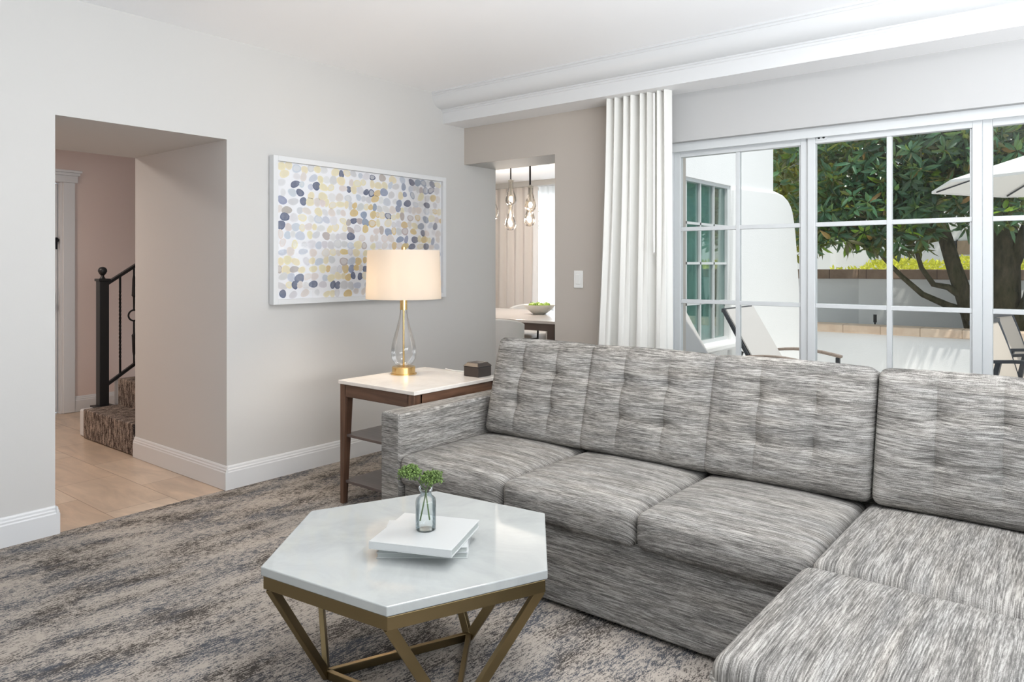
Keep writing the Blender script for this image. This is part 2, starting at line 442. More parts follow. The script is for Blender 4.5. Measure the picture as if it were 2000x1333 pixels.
# ================================================================== ROOM SHELL
H = 2.575
struct(MB().box(0, 5.3, -7, 0, -.12, 0).box(0, 5.3, 0, .06, -.12, -.004).build('floor', M['carpet']))
struct(MB().box(-3.2, 0, -4.2, -1.0, -.12, -.002).build('floor_hall', M['tile']))
struct(MB().box(-3.2, 1.0, .0, 3.7, -.12, -.002).build('floor_dining', M['dining_floor']))
struct(MB().box(0, 5.4, -7.1, .36, H, H + .2).build('ceiling', M['ceiling']))
struct(MB().box(-3.3, -.15, -4.2, -2.874, 2.32, 2.45).box(-3.3, -1.15, -2.874, 0, 2.32, 2.45).build('ceiling_hall', M['ceiling']))
struct(MB().box(-3.2, .98, .38, 3.65, 2.40, 2.55).build('ceiling_dining', M['ceiling']))
# left wall with the passage opening; the block right of it is over a metre deep
struct(MB().box(-.15, 0, -7.1, -2.874, 0, H + .1).box(-1.15, 0, -2.874, -1.996, 2.0, H + .1)
       .box(-1.15, 0, -1.996, 0, 0, H + .1).build('wall_left', M['wall']))
# window wall: piers, doorway lintel, header over the glass doors
struct(MB().box(-3.3, 0, 0, .38, 0, H + .1).build('wall_passage_side', M['wall']))
struct(MB().box(0, .872, 0, .012, 2.07, H + .1).box(0, .872, .012, .38, 2.07, H + .1, 1).box(.872, 1.70, 0, .36, 0, H + .1)  # lintel behind the beige skin painted paler to put the underside's light into colour
       .build('wall_window_side', [M['wall_beige'], M['wall']]))
struct(MB().box(1.70, 5.13, 0, .36, 2.055, H + .1).box(5.13, 5.4, 0, .36, 0, H + .1).build('wall_header', M['wall_header']))
struct(MB().box(5.3, 5.4, -7.1, -4.9, 0, H + .1).box(5.3, 5.4, -1.4, 0, 0, H + .1).box(5.3, 5.4, -4.9, -1.4, 0, .25)
       .box(5.3, 5.4, -4.9, -1.4, 2.35, H + .1).build('wall_right', M['wall']))
struct(MB().box(-.15, 3.1, -7.1, -7, 0, H + .1).box(5.2, 5.3, -7.1, -7, 0, H + .1).box(3.1, 5.2, -7.1, -7, 0, .25)
       .box(3.1, 5.2, -7.1, -7, 2.35, H + .1).build('wall_rear', M['wall']))
# hall walls
struct(MB().box(-3.2, -3.1, -1.747, .0, 0, 2.45).box(-3.2, -3.1, -2.65, -1.747, 2.0, 2.45).box(-3.2, -3.1, -4.3, -2.65, 0, 2.45)
       .box(-3.2, -.15, -4.3, -4.2, 0, 2.45).build('wall_hall', M['wall_hall']))
# dining room walls (right one is the patio wing)
struct(MB().box(-3.3, -3.2, .38, 3.77, 0, 2.55).box(-3.2, -2.75, 3.65, 3.77, 0, 2.55).box(-.4, .98, 3.65, 3.77, 0, 2.9)
       .box(-2.75, -.4, 3.65, 3.77, 0, .1).box(-2.75, -.4, 3.65, 3.77, 2.3, 2.55).build('wall_dining', M['wall']))
struct(MB().box(.98, 1.1, .36, 1.36, 0, 3.1).box(.98, 1.1, 2.60, 3.77, 0, 3.1).box(.98, 1.1, 1.36, 2.60, 0, .57)
       .box(.98, 1.1, 1.36, 2.60, 2.05, 3.1).build('wall_wing', M['stucco']))

# cornice: cove, bead and fascia along the window wall
cov = [(-.36, H), (-.36, H - .012), (-.352, H - .016), (-.350, H - .028)]
for i in range(9):
    a = PI / 2 * i / 8
    cov.append((-.262 - .083 * (1 - math.sin(a)), 2.452 + .088 * (1 - math.sin(a)) ** 0 * (math.cos(a))))
cov = [(-.36, H), (-.36, H - .010), (-.352, H - .014), (-.352, H - .026)] + \
      [(-.262 - .086 * (math.cos(PI / 2 * i / 8)), 2.461 + .086 * (1 - math.sin(PI / 2 * i / 8)) if False else 2.547 - .086 * math.sin(PI / 2 * i / 8)) for i in range(9)] + \
      [(-.252, 2.461), (-.252, 2.452), (-.244, 2.449), (-.244, 2.438), (-.238, 2.434), (-.238, 2.355), (0, 2.355), (0, H)]
M['soffit_lit'] = paint('soffit_lit_white', (.84, .84, .845))  # brighter white carries the underside's light in its colour, level with the header
cornice = struct(MB().prism(cov, 0, 0.0, 5.3).build('trim_1', [M['white'], M['soffit_lit']], smooth=True))
for p in cornice.data.polygons:
    if p.normal.z < -.9 and p.center.z < 2.4: p.material_index = 1

# baseboards
def baseboard(name, segs, mats=None):
    mb = MB()
    prof = [(0, 0), (.016, 0), (.016, .098), (.013, .104), (.013, .112), (.009, .118), (.008, .127), (.004, .134), (0, .135)]
    for (p, q, nrm) in segs:
        p, q, nrm = Vector((*p, 0)), Vector((*q, 0)), Vector((*nrm, 0)); n = len(prof)
        vs = [a + nrm * u + Vector((0, 0, z)) for a in (p, q) for u, z in prof]
        fs = [tuple(range(n - 1, -1, -1)), tuple(range(n, 2 * n))] + [(i, (i + 1) % n, n + (i + 1) % n, n + i) for i in range(n)]
        mb.add(vs, fs)
    return struct(mb.build(name, M['white']))
baseboard('baseboard_left', [((0, -7), (0, -2.874), (1, 0)), ((-.15, -2.874), (.016, -2.874), (0, 1)), ((0, -1.996), (0, 0), (1, 0)),
                             ((-1.15, -1.996), (.016, -1.996), (0, -1))])
baseboard('baseboard_hall', [((-3.1, -1.655), (-3.1, 0), (1, 0))])
baseboard('baseboard_window_side', [((.872, 0), (1.70, 0), (0, -1))])

# hall door: casing with a crown, leaf with hardware
d2 = bpy.data.objects.new('door_2', None); COL.objects.link(d2); d2.location = (-3.15, -2.2, 0); struct(d2)
MB().box(-3.1, -3.078, -1.747, -1.655, 0, 2.0).box(-3.1, -3.078, -2.74, -2.65, 0, 2.0).box(-3.1, -3.070, -2.76, -1.635, 2.0, 2.06).box(-3.1, -3.055, -2.78, -1.62, 2.06, 2.085).box(-3.1, -3.04, -2.79, -1.61, 2.085, 2.105).build('casing', M['white'], d2, bevel=.003)
MB().box(-3.19, -3.10, -1.765, -1.747, 0, 2.0).build('jamb', M['white'], d2)
lf = MB().box(-3.19, -3.15, -2.645, -1.77, .01, 1.99).build('leaf', M['white_frame'], d2)
MB().box(-3.15, -3.135, -1.84, -1.80, .86, 1.05).tube([(-3.14, -1.82, .97), (-3.09, -1.82, .97), (-3.085, -1.90, .97)], .009).build('lever_handle', M['dark_metal'], lf, smooth=True)
MB().tube([(-3.15, -1.795, 1.50), (-3.10, -1.795, 1.50)], .022, 16).box(-3.105, -3.095, -1.802, -1.788, 1.42, 1.50).build('deadbolt', M['dark_metal'], lf, smooth=True)

# sliding glass doors
d1 = bpy.data.objects.new('door_1', None); COL.objects.link(d1); d1.location = (3.42, .1, 0); struct(d1)
MB().box(1.70, 5.13, .05, .18, 2.025, 2.06).box(1.70, 1.75, .05, .18, 0, 2.03).box(5.09, 5.13, .05, .18, 0, 2.03).box(1.70, 5.13, .05, .18, 0, .02)\
    .box(1.70, 5.13, .045, .055, 2.0, 2.055).build('door_frame', M['white_frame'], d1, bevel=.002)
edges = [(1.75, 2.583), (2.583, 3.423), (3.423, 4.263), (4.263, 5.10)]
for i, (a, b) in enumerate(edges):
    y0 = .085 if i % 2 == 0 else .072
    y1 = y0 + .045; mb = MB(); st = .042
    mb.box(a, a + st, y0, y1, .02, 2.025).box(b - st, b, y0, y1, .02, 2.025)
    mb.box(a + st, b - st, y0, y1, 1.97, 2.025).box(a + st, b - st, y0, y1, .02, .14)
    mb.box(b - st - .012, b - st, y0 + .012, y1 - .004, .14, 1.97)
    xm = (a + b) / 2
    mb.box(xm - .0125, xm + .0125, y0 + .006, y1 - .006, .14, 1.97)
    for z in (.597, 1.053, 1.512): mb.box(a + st, b - st, y0 + .0075, y1 - .0075, z - .0125, z + .0125)
    sash = mb.build('sash', M['white_frame'], d1, bevel=.0025)
    MB().box(a + st, b - st, y0 + .020, y0 + .024, .14, 1.97).build('pane', M['pane'], sash)
    if i == 1:
        pl = MB().box(a + .05, a + .105, y0 - .006, y0, 1.985, 2.012).build('latch_plate', M['white_frame'], d1)
        MB().tube([(a + .065, y0 - .009, 1.998), (a + .065, y0 - .005, 1.998)], .006, 10).build('screw', M['dark_metal'], pl)
        MB().tube([(a + .09, y0 - .009, 1.998), (a + .09, y0 - .005, 1.998)], .006, 10).build('screw', M['dark_metal'], pl)

# wing window facing the patio
w1 = bpy.data.objects.new('window_1', None); COL.objects.link(w1); w1.location = (1.06, 1.98, .57); struct(w1)
mb = MB().box(1.0, 1.085, 1.36, 1.39, .57, 2.05).box(1.0, 1.085, 2.555, 2.60, .57, 2.05).box(1.0, 1.085, 1.39, 2.555, .57, .60).box(1.0, 1.085, 1.39, 2.555, 2.02, 2.05)
for y in (1.68, 1.973, 2.266): mb.box(1.04, 1.075, y - .011, y + .011, .60, 2.02)
for z in (.94, 1.30, 1.655): mb.box(1.04, 1.075, 1.39, 2.555, z - .011, z + .011)
mb.build('window_frame', M['white_frame'], w1)
MB().box(1.052, 1.056, 1.39, 2.555, .60, 2.02).build('pane', M['teal_pane'], w1)
MB().box(1.08, 1.22, 1.28, 2.68, .50, .57).build('window_sill', M['stucco'], w1, bevel=.02)

def drape(x0, x1, y, z0, z1, folds, amp, thick=.004, flare=(0, 0), nz=10, nx=160, ph=0.0, irr=.35, h2=.25, low=None):
    """gathered cloth hanging along x"""
    rnd = random.Random(int(folds * 31 + x0 * 100)); offs = [rnd.uniform(-irr, irr) for _ in range(int(folds * 2) + 6)]
    rows = []
    for j in range(nz + 1):
        t = j / nz; row = []
        for i in range(nx + 1):
            u = i / nx; k = u * folds * 2; a = offs[int(k)] * (1 - k % 1) + offs[int(k) + 1] * (k % 1)
            fade = .55 + .45 * (1 - t) ** .6
            yy = y + amp * fade * (math.sin(2 * PI * folds * u + ph + a * 2) + h2 * math.sin(4 * PI * folds * u + a * 5 + (1 - t) * 1.2)) * (1 + a * .6)
            if low:
                k_ = t ** .8; yy = y + amp * (.75 * k_ * math.sin(2 * PI * folds * u + ph + a) + (1 - .75 * k_) * 1.15 * math.sin(2 * PI * low * u + 1.1 + a * 1.5 + .4 * (1 - t)))
            xa = x0 + flare[0] * (1 - t) ** 1.3; xb = x1 + flare[1] * (1 - t) ** 1.3
            row.append((xa + (xb - xa) * u + .25 * amp * math.sin(4 * PI * folds * u + ph) * (1 - t), yy, z0 + (z1 - z0) * t))
        rows.append(row)
    vs = []; n = nx + 1
    for off in (0, thick):
        for r in rows: vs += [(p[0], p[1] + off, p[2]) for p in r]
    fs = []; L = (nz + 1) * n
    for j in range(nz):
        for i in range(nx):
            a = j * n + i; fs.append((a, a + 1, a + n + 1, a + n)); fs.append((L + a, L + a + n, L + a + n + 1, L + a + 1))
    for i in range(nx):
        for j in (0, nz):
            a = j * n + i; fs.append((a, a + 1, L + a + 1, L + a))
    for j in range(nz):
        for i in (0, nx):
            a = j * n + i; fs.append((a, a + n, L + a + n, L + a))
    return MB().add(vs, fs)

ct = thing('window_curtain', 'ivory floor length curtain gathered at the left end of the glass doors', 'curtain', (1.6, -.14, 0))
drape(1.375, 1.838, -.15, .02, 2.354, 8.0, .042, flare=(-.115, -.005), ph=.6, irr=.5, h2=.1, low=4.0, nz=16, nx=220).build('curtain_cloth', M['curtain'], ct, smooth=True)
MB().tube([(1.765, -.215, 2.33), (1.765, -.215, 1.36)], .006, 8).build('pull_wand', M['plastic'], ct, smooth=True)
wd = thing('wing_window_drape', 'teal grey drape seen behind the tinted panes of the patio wing window', 'curtain', (.9, 2.0, 0))
drape(-.58, .58, 0, .3, 2.2, 9, .02).xf(Matrix.Translation((.90, 2.0, 0)) @ Matrix.Rotation(PI / 2, 4, 'Z')).build('drape_cloth', M['drape_teal'], wd, smooth=True)

sw = thing('light_switch', 'white rocker light switch on the beige wall beside the curtain', 'switch', (1.074, 0, 1.185))
MB().box(1.037, 1.111, -.008, 0, 1.125, 1.245).build('wall_plate', M['plastic'], sw, bevel=.003)
MB().box(1.057, 1.091, -.013, -.008, 1.152, 1.218).build('rocker', M['plastic'], sw, bevel=.002)

# ================================================================== STAIRCASE
stc = thing('staircase', 'short flight of carpeted stairs with white ends rising behind the passage wall', 'stairs', (-1.65, -1.8, 0))
mb = MB(); mc = MB()
for i in range(4):
    y0 = -1.985 + i * .245; z1 = .2 * (i + 1)
    mb.box(-2.10, -1.16, y0, -.98, max(0, z1 - .2), z1)
    mc.box(-1.99, -1.17, y0 - .016, y0 + .002, max(.002, z1 - .2), z1 + .012).box(-1.99, -1.17, y0 - .016, y0 + .26, z1, z1 + .014)
mb.build('steps', M['white'], stc, bevel=.012); mc.build('runner', M['stair_carpet'], stc, bevel=.012)
rl = thing('stair_railing', 'black wrought iron stair railing with a ball topped newel post', 'railing', (-2.055, -1.84, .2))
X = -2.055
np_ = MB().box(X - .034, X + .034, -1.874, -1.806, .2, 1.16).box(X - .042, X + .042, -1.882, -1.798, 1.16, 1.18).build('newel_post', M['black'], rl, bevel=.002)
MB().box(X - .065, X + .065, -1.905, -1.775, .2, .212).build('base_plate', M['black'], np_, bevel=.002)
MB().lathe([(.022, 1.18), (.012, 1.195), (.012, 1.205), (.022, 1.215), (.032, 1.235), (.030, 1.252), (.018, 1.266), (.004, 1.27)], (X, -1.84, 0), 18).build('ball_finial', M['black'], np_, smooth=True)
zr = lambda y: 1.14 + .66 * (y + 1.81)
MB().beam((X, -1.81, zr(-1.81)), (X, -1.02, zr(-1.02)), .045, .022).build('handrail', M['black'], rl, bevel=.003)
zb = lambda y: .365 + .66 * (y + 1.81)
MB().beam((X, -1.81, zb(-1.81)), (X, -1.02, zb(-1.02)), .03, .022).build('bottom_rail', M['black'], rl, bevel=.002)
for i, y in enumerate((-1.712, -1.607, -1.50, -1.395, -1.29, -1.185)):
    z0, z1 = zb(y), zr(y); mb = MB()
    if i % 2 == 0:
        n = 40; mb.beam((X, y, z0), (X, y, z0 + .12), .013, .013); mb.beam((X, y, z1 - .12), (X, y, z1), .013, .013)
        vs = []; fs = []
        for k in range(n + 1):
            a = k / n * PI * 9; z = z0 + .12 + (z1 - z0 - .24) * k / n
            for q in range(4): vs.append((X + .0095 * math.cos(a + q * PI / 2), y + .0095 * math.sin(a + q * PI / 2), z))
        for k in range(n):
            for q in range(4): fs.append((k * 4 + q, k * 4 + (q + 1) % 4, k * 4 + 4 + (q + 1) % 4, k * 4 + 4 + q))
        mb.add(vs, fs)
    else:
        zm = (z0 + z1) / 2
        mb.lathe([(.007, z0), (.007, z0 + .07), (.012, z0 + .10), (.016, z0 + .22), (.018, z0 + .23), (.008, z0 + .245), (.007, zm - .045)], (X, y, 0), 10)
        mb.lathe([(.007, zm + .045), (.008, z1 - .245), (.018, z1 - .23), (.016, z1 - .22), (.012, z1 - .10), (.007, z1 - .07), (.007, z1)], (X, y, 0), 10)
        mb.tube([(X, y + .042 * math.cos(a), zm + .042 * math.sin(a)) for a in [2 * PI * k / 24 for k in range(25)]], .007, 8)
    mb.build('baluster', M['black'], rl, smooth=(i % 2 == 1))

# ================================================================== FRAMED PRINT
fp = thing('framed_print', 'white framed abstract print of blue grey and mustard pebbles on the left wall', 'picture', (0, -.99, 1.49))
Y0, Y1, Z0, Z1, D = -1.728, -.258, 1.045, 1.940, .055; B = .032
MB().box(.006, D, Y0, Y0 + B, Z0, Z1).box(.006, D, Y1 - B, Y1, Z0, Z1).box(.006, D, Y0 + B, Y1 - B, Z0, Z0 + B).box(.006, D, Y0 + B, Y1 - B, Z1 - B, Z1).build('frame', M['white'], fp, bevel=.002)
mb = MB().box(.004, .030, Y0 + B, Y1 - B, Z0 + B, Z1 - B, 0)
rnd = random.Random(21)
NAVY, SLATE, SKY, MUST, PALE, ROSE, TAUPE, GREY = (.030, .055, .15), (.13, .20, .36), (.52, .58, .69), (.68, .46, .09), (.82, .72, .42), (.74, .65, .60), (.40, .32, .30), (.62, .62, .65)
rows = 16; aw = Y1 - Y0 - 2 * B; ah = Z1 - Z0 - 2 * B; x_l = .0304; cnt = 0
for r in range(rows):
    zc = Z1 - B - ah * (r + .5) / rows; y = Y0 + B + rnd.uniform(0, .03)
    while y < Y1 - B - .02:
        u = (y - Y0) / (Y1 - Y0); wd_ = rnd.uniform(.036, .072); hh = rnd.uniform(.038, .058); y += wd_ / 2
        q = rnd.random(); strong = .35 + .65 * u
        if q < .20 * strong + .03: c = NAVY if rnd.random() < .7 else SLATE
        elif q < .48: c = MUST if rnd.random() < .75 * u else PALE
        elif q < .58: c = SLATE if u > .45 and rnd.random() < .5 else SKY
        elif q < .70: c = ROSE
        elif q < .75: c = TAUPE
        elif q < .90: c = GREY
        else: c = (.74, .74, .76)
        if u < .25 and c in (MUST,): c = PALE
        if c not in (NAVY,): c = tuple(a * (1 - .15) + .15 * .75 * rnd.uniform(.8, 1.1) for a in c)
        rot = rnd.uniform(-.5, .5); n = 18; k1, k2 = rnd.uniform(0, 6), rnd.uniform(.0, .12); zz = zc + rnd.uniform(-.008, .008); cnt += 1
        def ring(s, xx):
            out = []
            for k in range(n):
                a = 2 * PI * k / n; rr = (1 + k2 * math.cos(2 * a + k1) + .05 * math.cos(3 * a + k1 * 2)) * s
                p, q_ = wd_ / 2 * rr * math.cos(a), hh / 2 * rr * math.sin(a)
                yy = y + p * math.cos(rot) - q_ * math.sin(rot); z_ = zz + p * math.sin(rot) + q_ * math.cos(rot)
                out.append((xx, min(max(yy, Y0 + B), Y1 - B), min(max(z_, Z0 + B), Z1 - B)))
            return out
        lay = x_l + (cnt % 7) * .00012
        hollow = rnd.random() < .25 and c not in (MUST, PALE)
        mb.add(ring(1.02, lay), [tuple(range(n))], 1, c)
        inner = tuple(min(.82, a * .45 + .40) for a in c) if hollow else tuple(a * .85 + .06 for a in c)
        v2 = [(p[0], p[1] + rnd.uniform(-.0005, .0005), p[2] + .002) for p in ring(.72 if hollow else .80, lay + .00006)]
        mb.add(v2, [tuple(range(n))], 1, inner)
        y += wd_ / 2 - .003 + (rnd.uniform(.006, .045) if rnd.random() < .30 else -.002)
art = mb.build('art_sheet', [M['paper'], M['blob']], fp, fix=True)
MB().box(.040, .043, Y0 + B - .005, Y1 - B + .005, Z0 + B - .005, Z1 - B + .005).build('glass', M['picture_glass'], fp)

# ================================================================== END TABLE + LAMP + BOX
et = thing('end_table', 'dark walnut end table with a cream stone top and two shelves beside the sofa arm', 'table', (.98, -1.42, 0))
ax0, ax1, ay0, ay1, tz = .685, 1.277, -1.745, -1.095, .664
MB().box(ax0, ax1, ay0, ay1, tz - .02, tz).build('table_top', M['quartz_warm'], et, bevel=.003)
i_ = .008
for y in (ay0 + i_, ay1 - i_ - .022): MB().box(ax0 + .05, ax1 - .05, y, y + .022, .578, .644).build('apron', M['walnut_x'], et, bevel=.0015)
for x in (ax0 + i_, ax1 - i_ - .022): MB().box(x, x + .022, ay0 + .05, ay1 - .05, .578, .644).build('side_apron', M['walnut_y'], et, bevel=.0015)
for sx in (0, 1):
    for sy in (0, 1):
        cx, dx = (ax0 + i_, 1) if sx == 0 else (ax1 - i_, -1); cy, dy = (ay0 + i_, 1) if sy == 0 else (ay1 - i_, -1)
        def sect(z, wx, wy): return [(cx, cy, z), (cx + dx * wx, cy, z), (cx + dx * wx, cy + dy * wy, z), (cx, cy + dy * wy, z)]
        vs = sect(0, .026, .030) + sect(.56, .046, .050) + sect(.644, .050, .055)
        fs = [(3, 2, 1, 0), (8, 9, 10, 11)] + [(b * 4 + k, b * 4 + (k + 1) % 4, b * 4 + 4 + (k + 1) % 4, b * 4 + 4 + k) for b in (0, 1) for k in range(4)]
        MB().add(vs, fs).build('leg', M['walnut'], et, bevel=.002)
for z in (.360, .112): MB().box(ax0 + .022, ax1 - .022, ay0 + .022, ay1 - .022, z, z + .014).build('shelf', M['shelf'], et, bevel=.002)

lx, ly = .80, -1.375
tl = thing('table_lamp', 'lit table lamp with a clear glass teardrop body and white drum shade', 'lamp', (lx, ly, tz))
MB().lathe([(.074, 0), (.074, .006), (.066, .008), (.066, .040), (.062, .044), (.02, .046)], (lx, ly, tz), 40).build('base', M['brass_lamp'], tl, smooth=True)
prof = [(.030, .046), (.052, .060), (.068, .090), (.072, .125), (.067, .165), (.055, .215), (.040, .265), (.028, .310), (.022, .345), (.020, .375)]
MB().lathe(prof, (lx, ly, tz), 36, capb=False, capt=False).build('glass_body', M['lamp_glass'], tl, smooth=True)
MB().tube([(lx, ly, tz + .04), (lx, ly, tz + .38)], .006, 10).build('stem', M['brass_lamp'], tl, smooth=True)
MB().lathe([(.021, .365), (.021, .44), (.012, .445), (.012, .50)], (lx, ly, tz), 20).build('socket', M['brass_lamp'], tl, smooth=True)
zs0, zs1 = 1.092 - tz, 1.366 - tz
MB().lathe([(.213, zs0), (.204, zs1), (.201, zs1), (.210, zs0), (.213, zs0)], (lx, ly, tz), 56, capb=False, capt=False).build('lamp_shade', M['shade'], tl, smooth=True)
mb = MB()
for a in (0, 2 * PI / 3, 4 * PI / 3): mb.tube([(lx, ly, tz + zs1 - .012), (lx + .202 * math.cos(a), ly + .202 * math.sin(a), tz + zs1 - .008)], .0025, 6)
mb.build('shade_spider', M['brass_lamp'], tl)
MB().lathe([(.006, zs1 - .02), (.006, zs1 - .005), (.014, zs1 + .0), (.014, zs1 + .018), (.010, zs1 + .022)], (lx, ly, tz), 16).build('finial', M['brass_lamp'], tl, smooth=True)
MB().sphere((lx, ly, tz + .55), .032, 16, 10, sq=(1, 1, 1.25)).build('bulb', M['bulb'], tl, smooth=True)
light('lamp_bulb_light', 'POINT', (lx - .02, ly - .03, tz + .53), 13, (1.0, .79, .58), shadow_soft_size=.05)

bx = thing('trinket_box', 'small dark brown box with a sloped lid at the back corner of the end table', 'box', (1.17, -1.16, tz))
MB().prism([(-1.215, tz), (-1.105, tz), (-1.105, tz + .055), (-1.215, tz + .055)], 0, 1.115, 1.225).build('body', M['espresso'], bx, bevel=.004)
MB().add([(1.11, -1.22, tz + .055), (1.23, -1.22, tz + .055), (1.23, -1.10, tz + .055), (1.11, -1.10, tz + .055), (1.13, -1.20, tz + .077), (1.21, -1.20, tz + .077), (1.21, -1.12, tz + .077), (1.13, -1.12, tz + .077)],
         [(3, 2, 1, 0), (4, 5, 6, 7), (0, 1, 5, 4), (1, 2, 6, 5), (2, 3, 7, 6), (3, 0, 4, 7)]).build('lid', M['espresso'], bx, bevel=.004)
MB().tube([(1.118, -1.13, tz + .012), (1.08, -1.115, tz + .010), (1.03, -1.115, tz + .005), (.96, -1.12, tz + .004), (.90, -1.11, tz + .004), (.86, -1.096, tz + .004)], .003, 8).build('cord', M['plastic'], bx, smooth=True)

# ================================================================== SOFA
so = thing('sectional_sofa', 'grey heathered sofa with tufted back cushions facing the coffee table', 'sofa', (2.6, -1.5, 0))
xs = [1.462, 2.052, 2.642, 3.232, 3.825]
yf, yb = -2.0, -1.02
def two_tone(mb, name, par, bevel=.018, seg=3):
    """upholstered slab: streaks follow the long direction of each face"""
    o = mb.build(name, [M['fab_x'], M['fab_y']], par, bevel=bevel, seg=seg)
    for p in o.data.polygons:
        n = p.normal; p.material_index = 1 if abs(n.x) > .5 else 0
    return o
MB().box(1.36, 3.92, yf + .05, yb - .02, 0, .045).build('plinth', M['black'], so)
two_tone(MB().box(xs[0] + .004, 3.228, yf + .012, yb + .002, .016, .318), 'seat_base', so, .012)
two_tone(MB().box(3.232, xs[4] - .004, yf + .04, yb + .002, .016, .318), 'corner_base', so, .012)
def arm(x0, x1):
    o = MB().box(x0, x1, yf - .012, yb + .004, .012, .618).build('arm', [M['fab_x'], M['fab_y']], so, bevel=.016, seg=3)
    for p in o.data.polygons: p.material_index = 0 if p.normal.y < -.5 else 1
arm(1.335, xs[0]); arm(xs[4], xs[4] + .127)
two_tone(MB().box(xs[0] + .002, xs[4] - .002, yb - .085, yb, .30, .76), 'back_frame', so)
def seat_cushion(x0, x1, y0, y1, name, m, par, z0=.306, z1=.438, crown=.022):
    w_, d_, h_ = x1 - x0, y1 - y0, z1 - z0
    def fn(p):
        u, v = p.x / (w_ / 2), p.y / (d_ / 2); q = Vector(p)
        c = max(0, 1 - abs(u) ** 3.2) * max(0, 1 - abs(v) ** 4)
        if p.z > 0: q.z += crown * c * min(1, p.z / (h_ / 2 - .03)) * 1.0
        if p.y < 0: q.y -= .010 * max(0, 1 - abs(u) ** 4) * (-v) * max(0, 1 - (p.z / (h_ / 2)) ** 2)
        return q
    mb = rbox(((x0 + x1) / 2, (y0 + y1) / 2, (z0 + z1) / 2), (w_ - .003, d_, h_), .036, (16, 16, 5), 4, fn)
    return mb.build(name, m, par, smooth=True)
for i in range(3): seat_cushion(xs[i] + (.003 if i == 0 else 0), xs[i + 1], yf - .022, -1.36, 'seat_cushion', M['fab_x'], so)
seat_cushion(xs[3], xs[4] - .003, -2.062, -1.36, 'corner_seat_cushion', M['fab_top'], so)
def back_cushion(x0, x1, par, seed):
    w_, hgt, th = x1 - x0, .475, .185; rnd = random.Random(seed)
    tilt = math.radians(-15)
    jx = rnd.uniform(-.006, .006)
    def fn(p):
        q = Vector(p); u, v = p.x / (w_ / 2), p.z / (hgt / 2)
        edge = max(0, 1 - abs(u) ** 3.0) * max(0, 1 - abs(v) ** 3.0)
        if p.y < 0:
            f = min(1, -p.y / (th / 2 - .03))
            b = .030 * edge
            du = .335
            for su in (-1, 1):
                g = math.exp(-((u - su * du - jx * 8) / .028) ** 2); g2 = math.exp(-((u - su * du - jx * 8) / .13) ** 2)
                b -= (.007 * g + .006 * g2) * max(0, 1 - abs(v) ** 6)
                for vb in (.33, -.33):
                    rr = ((u - su * du - jx * 8) * w_ / 2) ** 2 + ((v - vb) * hgt / 2) ** 2
                    b -= .010 * math.exp(-rr / (.022 ** 2)) + .009 * math.exp(-rr / (.06 ** 2))
            for vb in (.33, -.33):
                b -= (.004 * math.exp(-((v - vb) / .035) ** 2) + .004 * math.exp(-((v - vb) / .16) ** 2)) * max(0, 1 - (abs(u) / .62) ** 6)
            q.y -= b * f
        else: q.y += .012 * edge
        q.z += .006 * (1 - u * u) * (1 if p.z > 0 else 0)
        return q
    mb = rbox((0, 0, 0), (w_ - .004, th, hgt), .034, (44, 3, 36), 4, fn)
    mb.xf(Matrix.Translation(((x0 + x1) / 2, -1.345, .668)) @ Matrix.Rotation(tilt, 4, 'X'))
    return mb.build('back_cushion', M['fab_back'], par, smooth=True)
for i in range(4): back_cushion(xs[i] + .035 * (i == 0) + .0, xs[i + 1] + .03, so, i + 3) if i < 3 else back_cushion(xs[i] + .03, xs[i + 1] - .004, so, i + 3)

ot = thing('ottoman', 'grey heathered ottoman pushed against the corner seat of the sofa', 'ottoman', (3.52, -2.38, 0))
MB().box(3.25, 3.80, -2.66, -2.09, 0, .04).build('plinth', M['black'], ot)
two_tone(MB().box(3.222, 3.83, -2.705, -2.068, .016, .285), 'ottoman_base', ot, .014)
def fn_o(p):
    q = Vector(p); u, v = p.x / .304, p.y / .32
    if p.z > 0: q.z += .018 * max(0, 1 - abs(u) ** 3.5) * max(0, 1 - abs(v) ** 3.5)
    return q
rbox((3.526, -2.387, .362), (.612, .648, .150), .038, (16, 16, 4), 4, fn_o).build('ottoman_cushion', M['fab_top'], ot, smooth=True)
zc = .385; x0, x1, y0, y1 = 3.2185, 3.8335, -2.7125, -2.0615
def rr_path(x0, x1, y0, y1, r, z):
    pts = []
    for cx, cy, a0 in ((x1 - r, y1 - r, 0), (x0 + r, y1 - r, PI / 2), (x0 + r, y0 + r, PI), (x1 - r, y0 + r, 3 * PI / 2)):
        for k in range(6): pts.append((cx + r * math.cos(a0 + PI / 2 * k / 5), cy + r * math.sin(a0 + PI / 2 * k / 5), z))
    return pts + [pts[0]]
MB().tube(rr_path(x0, x1, y0, y1, .038, zc), .005, 8).build('piping', M['fab_x'], ot, smooth=True)

ot.location.y -= .014
# ================================================================== COFFEE TABLE
cx, cy, ctz = 2.236, -2.644, .44
cf = thing('coffee_table', 'hexagonal stone topped coffee table on a geometric brass frame', 'table', (cx, cy, 0))
A0 = math.radians(7.3); VA = [A0 + k * PI / 3 for k in range(6)]
hexp = lambda r: [(cx + r * math.cos(a), cy + r * math.sin(a)) for a in VA]
MB().prism(hexp(.462), 2, ctz - .026, ctz).build('table_top', M['quartz'], cf, bevel=.003)
P = hexp(.455); P2 = hexp(.425); vs = []
for z in (ctz - .064, ctz - .029):
    vs += [(*p, z) for p in P] + [(*p, z) for p in P2]
fs = []
for k in range(6):
    j = (k + 1) % 6
    fs += [(k, j, 12 + j, 12 + k), (6 + k, 18 + k, 18 + j, 6 + j), (12 + k, 12 + j, 18 + j, 18 + k), (k, 6 + k, 6 + j, j)]
MB().add(vs, fs).build('top_rail', M['brass'], cf, bevel=.0015)
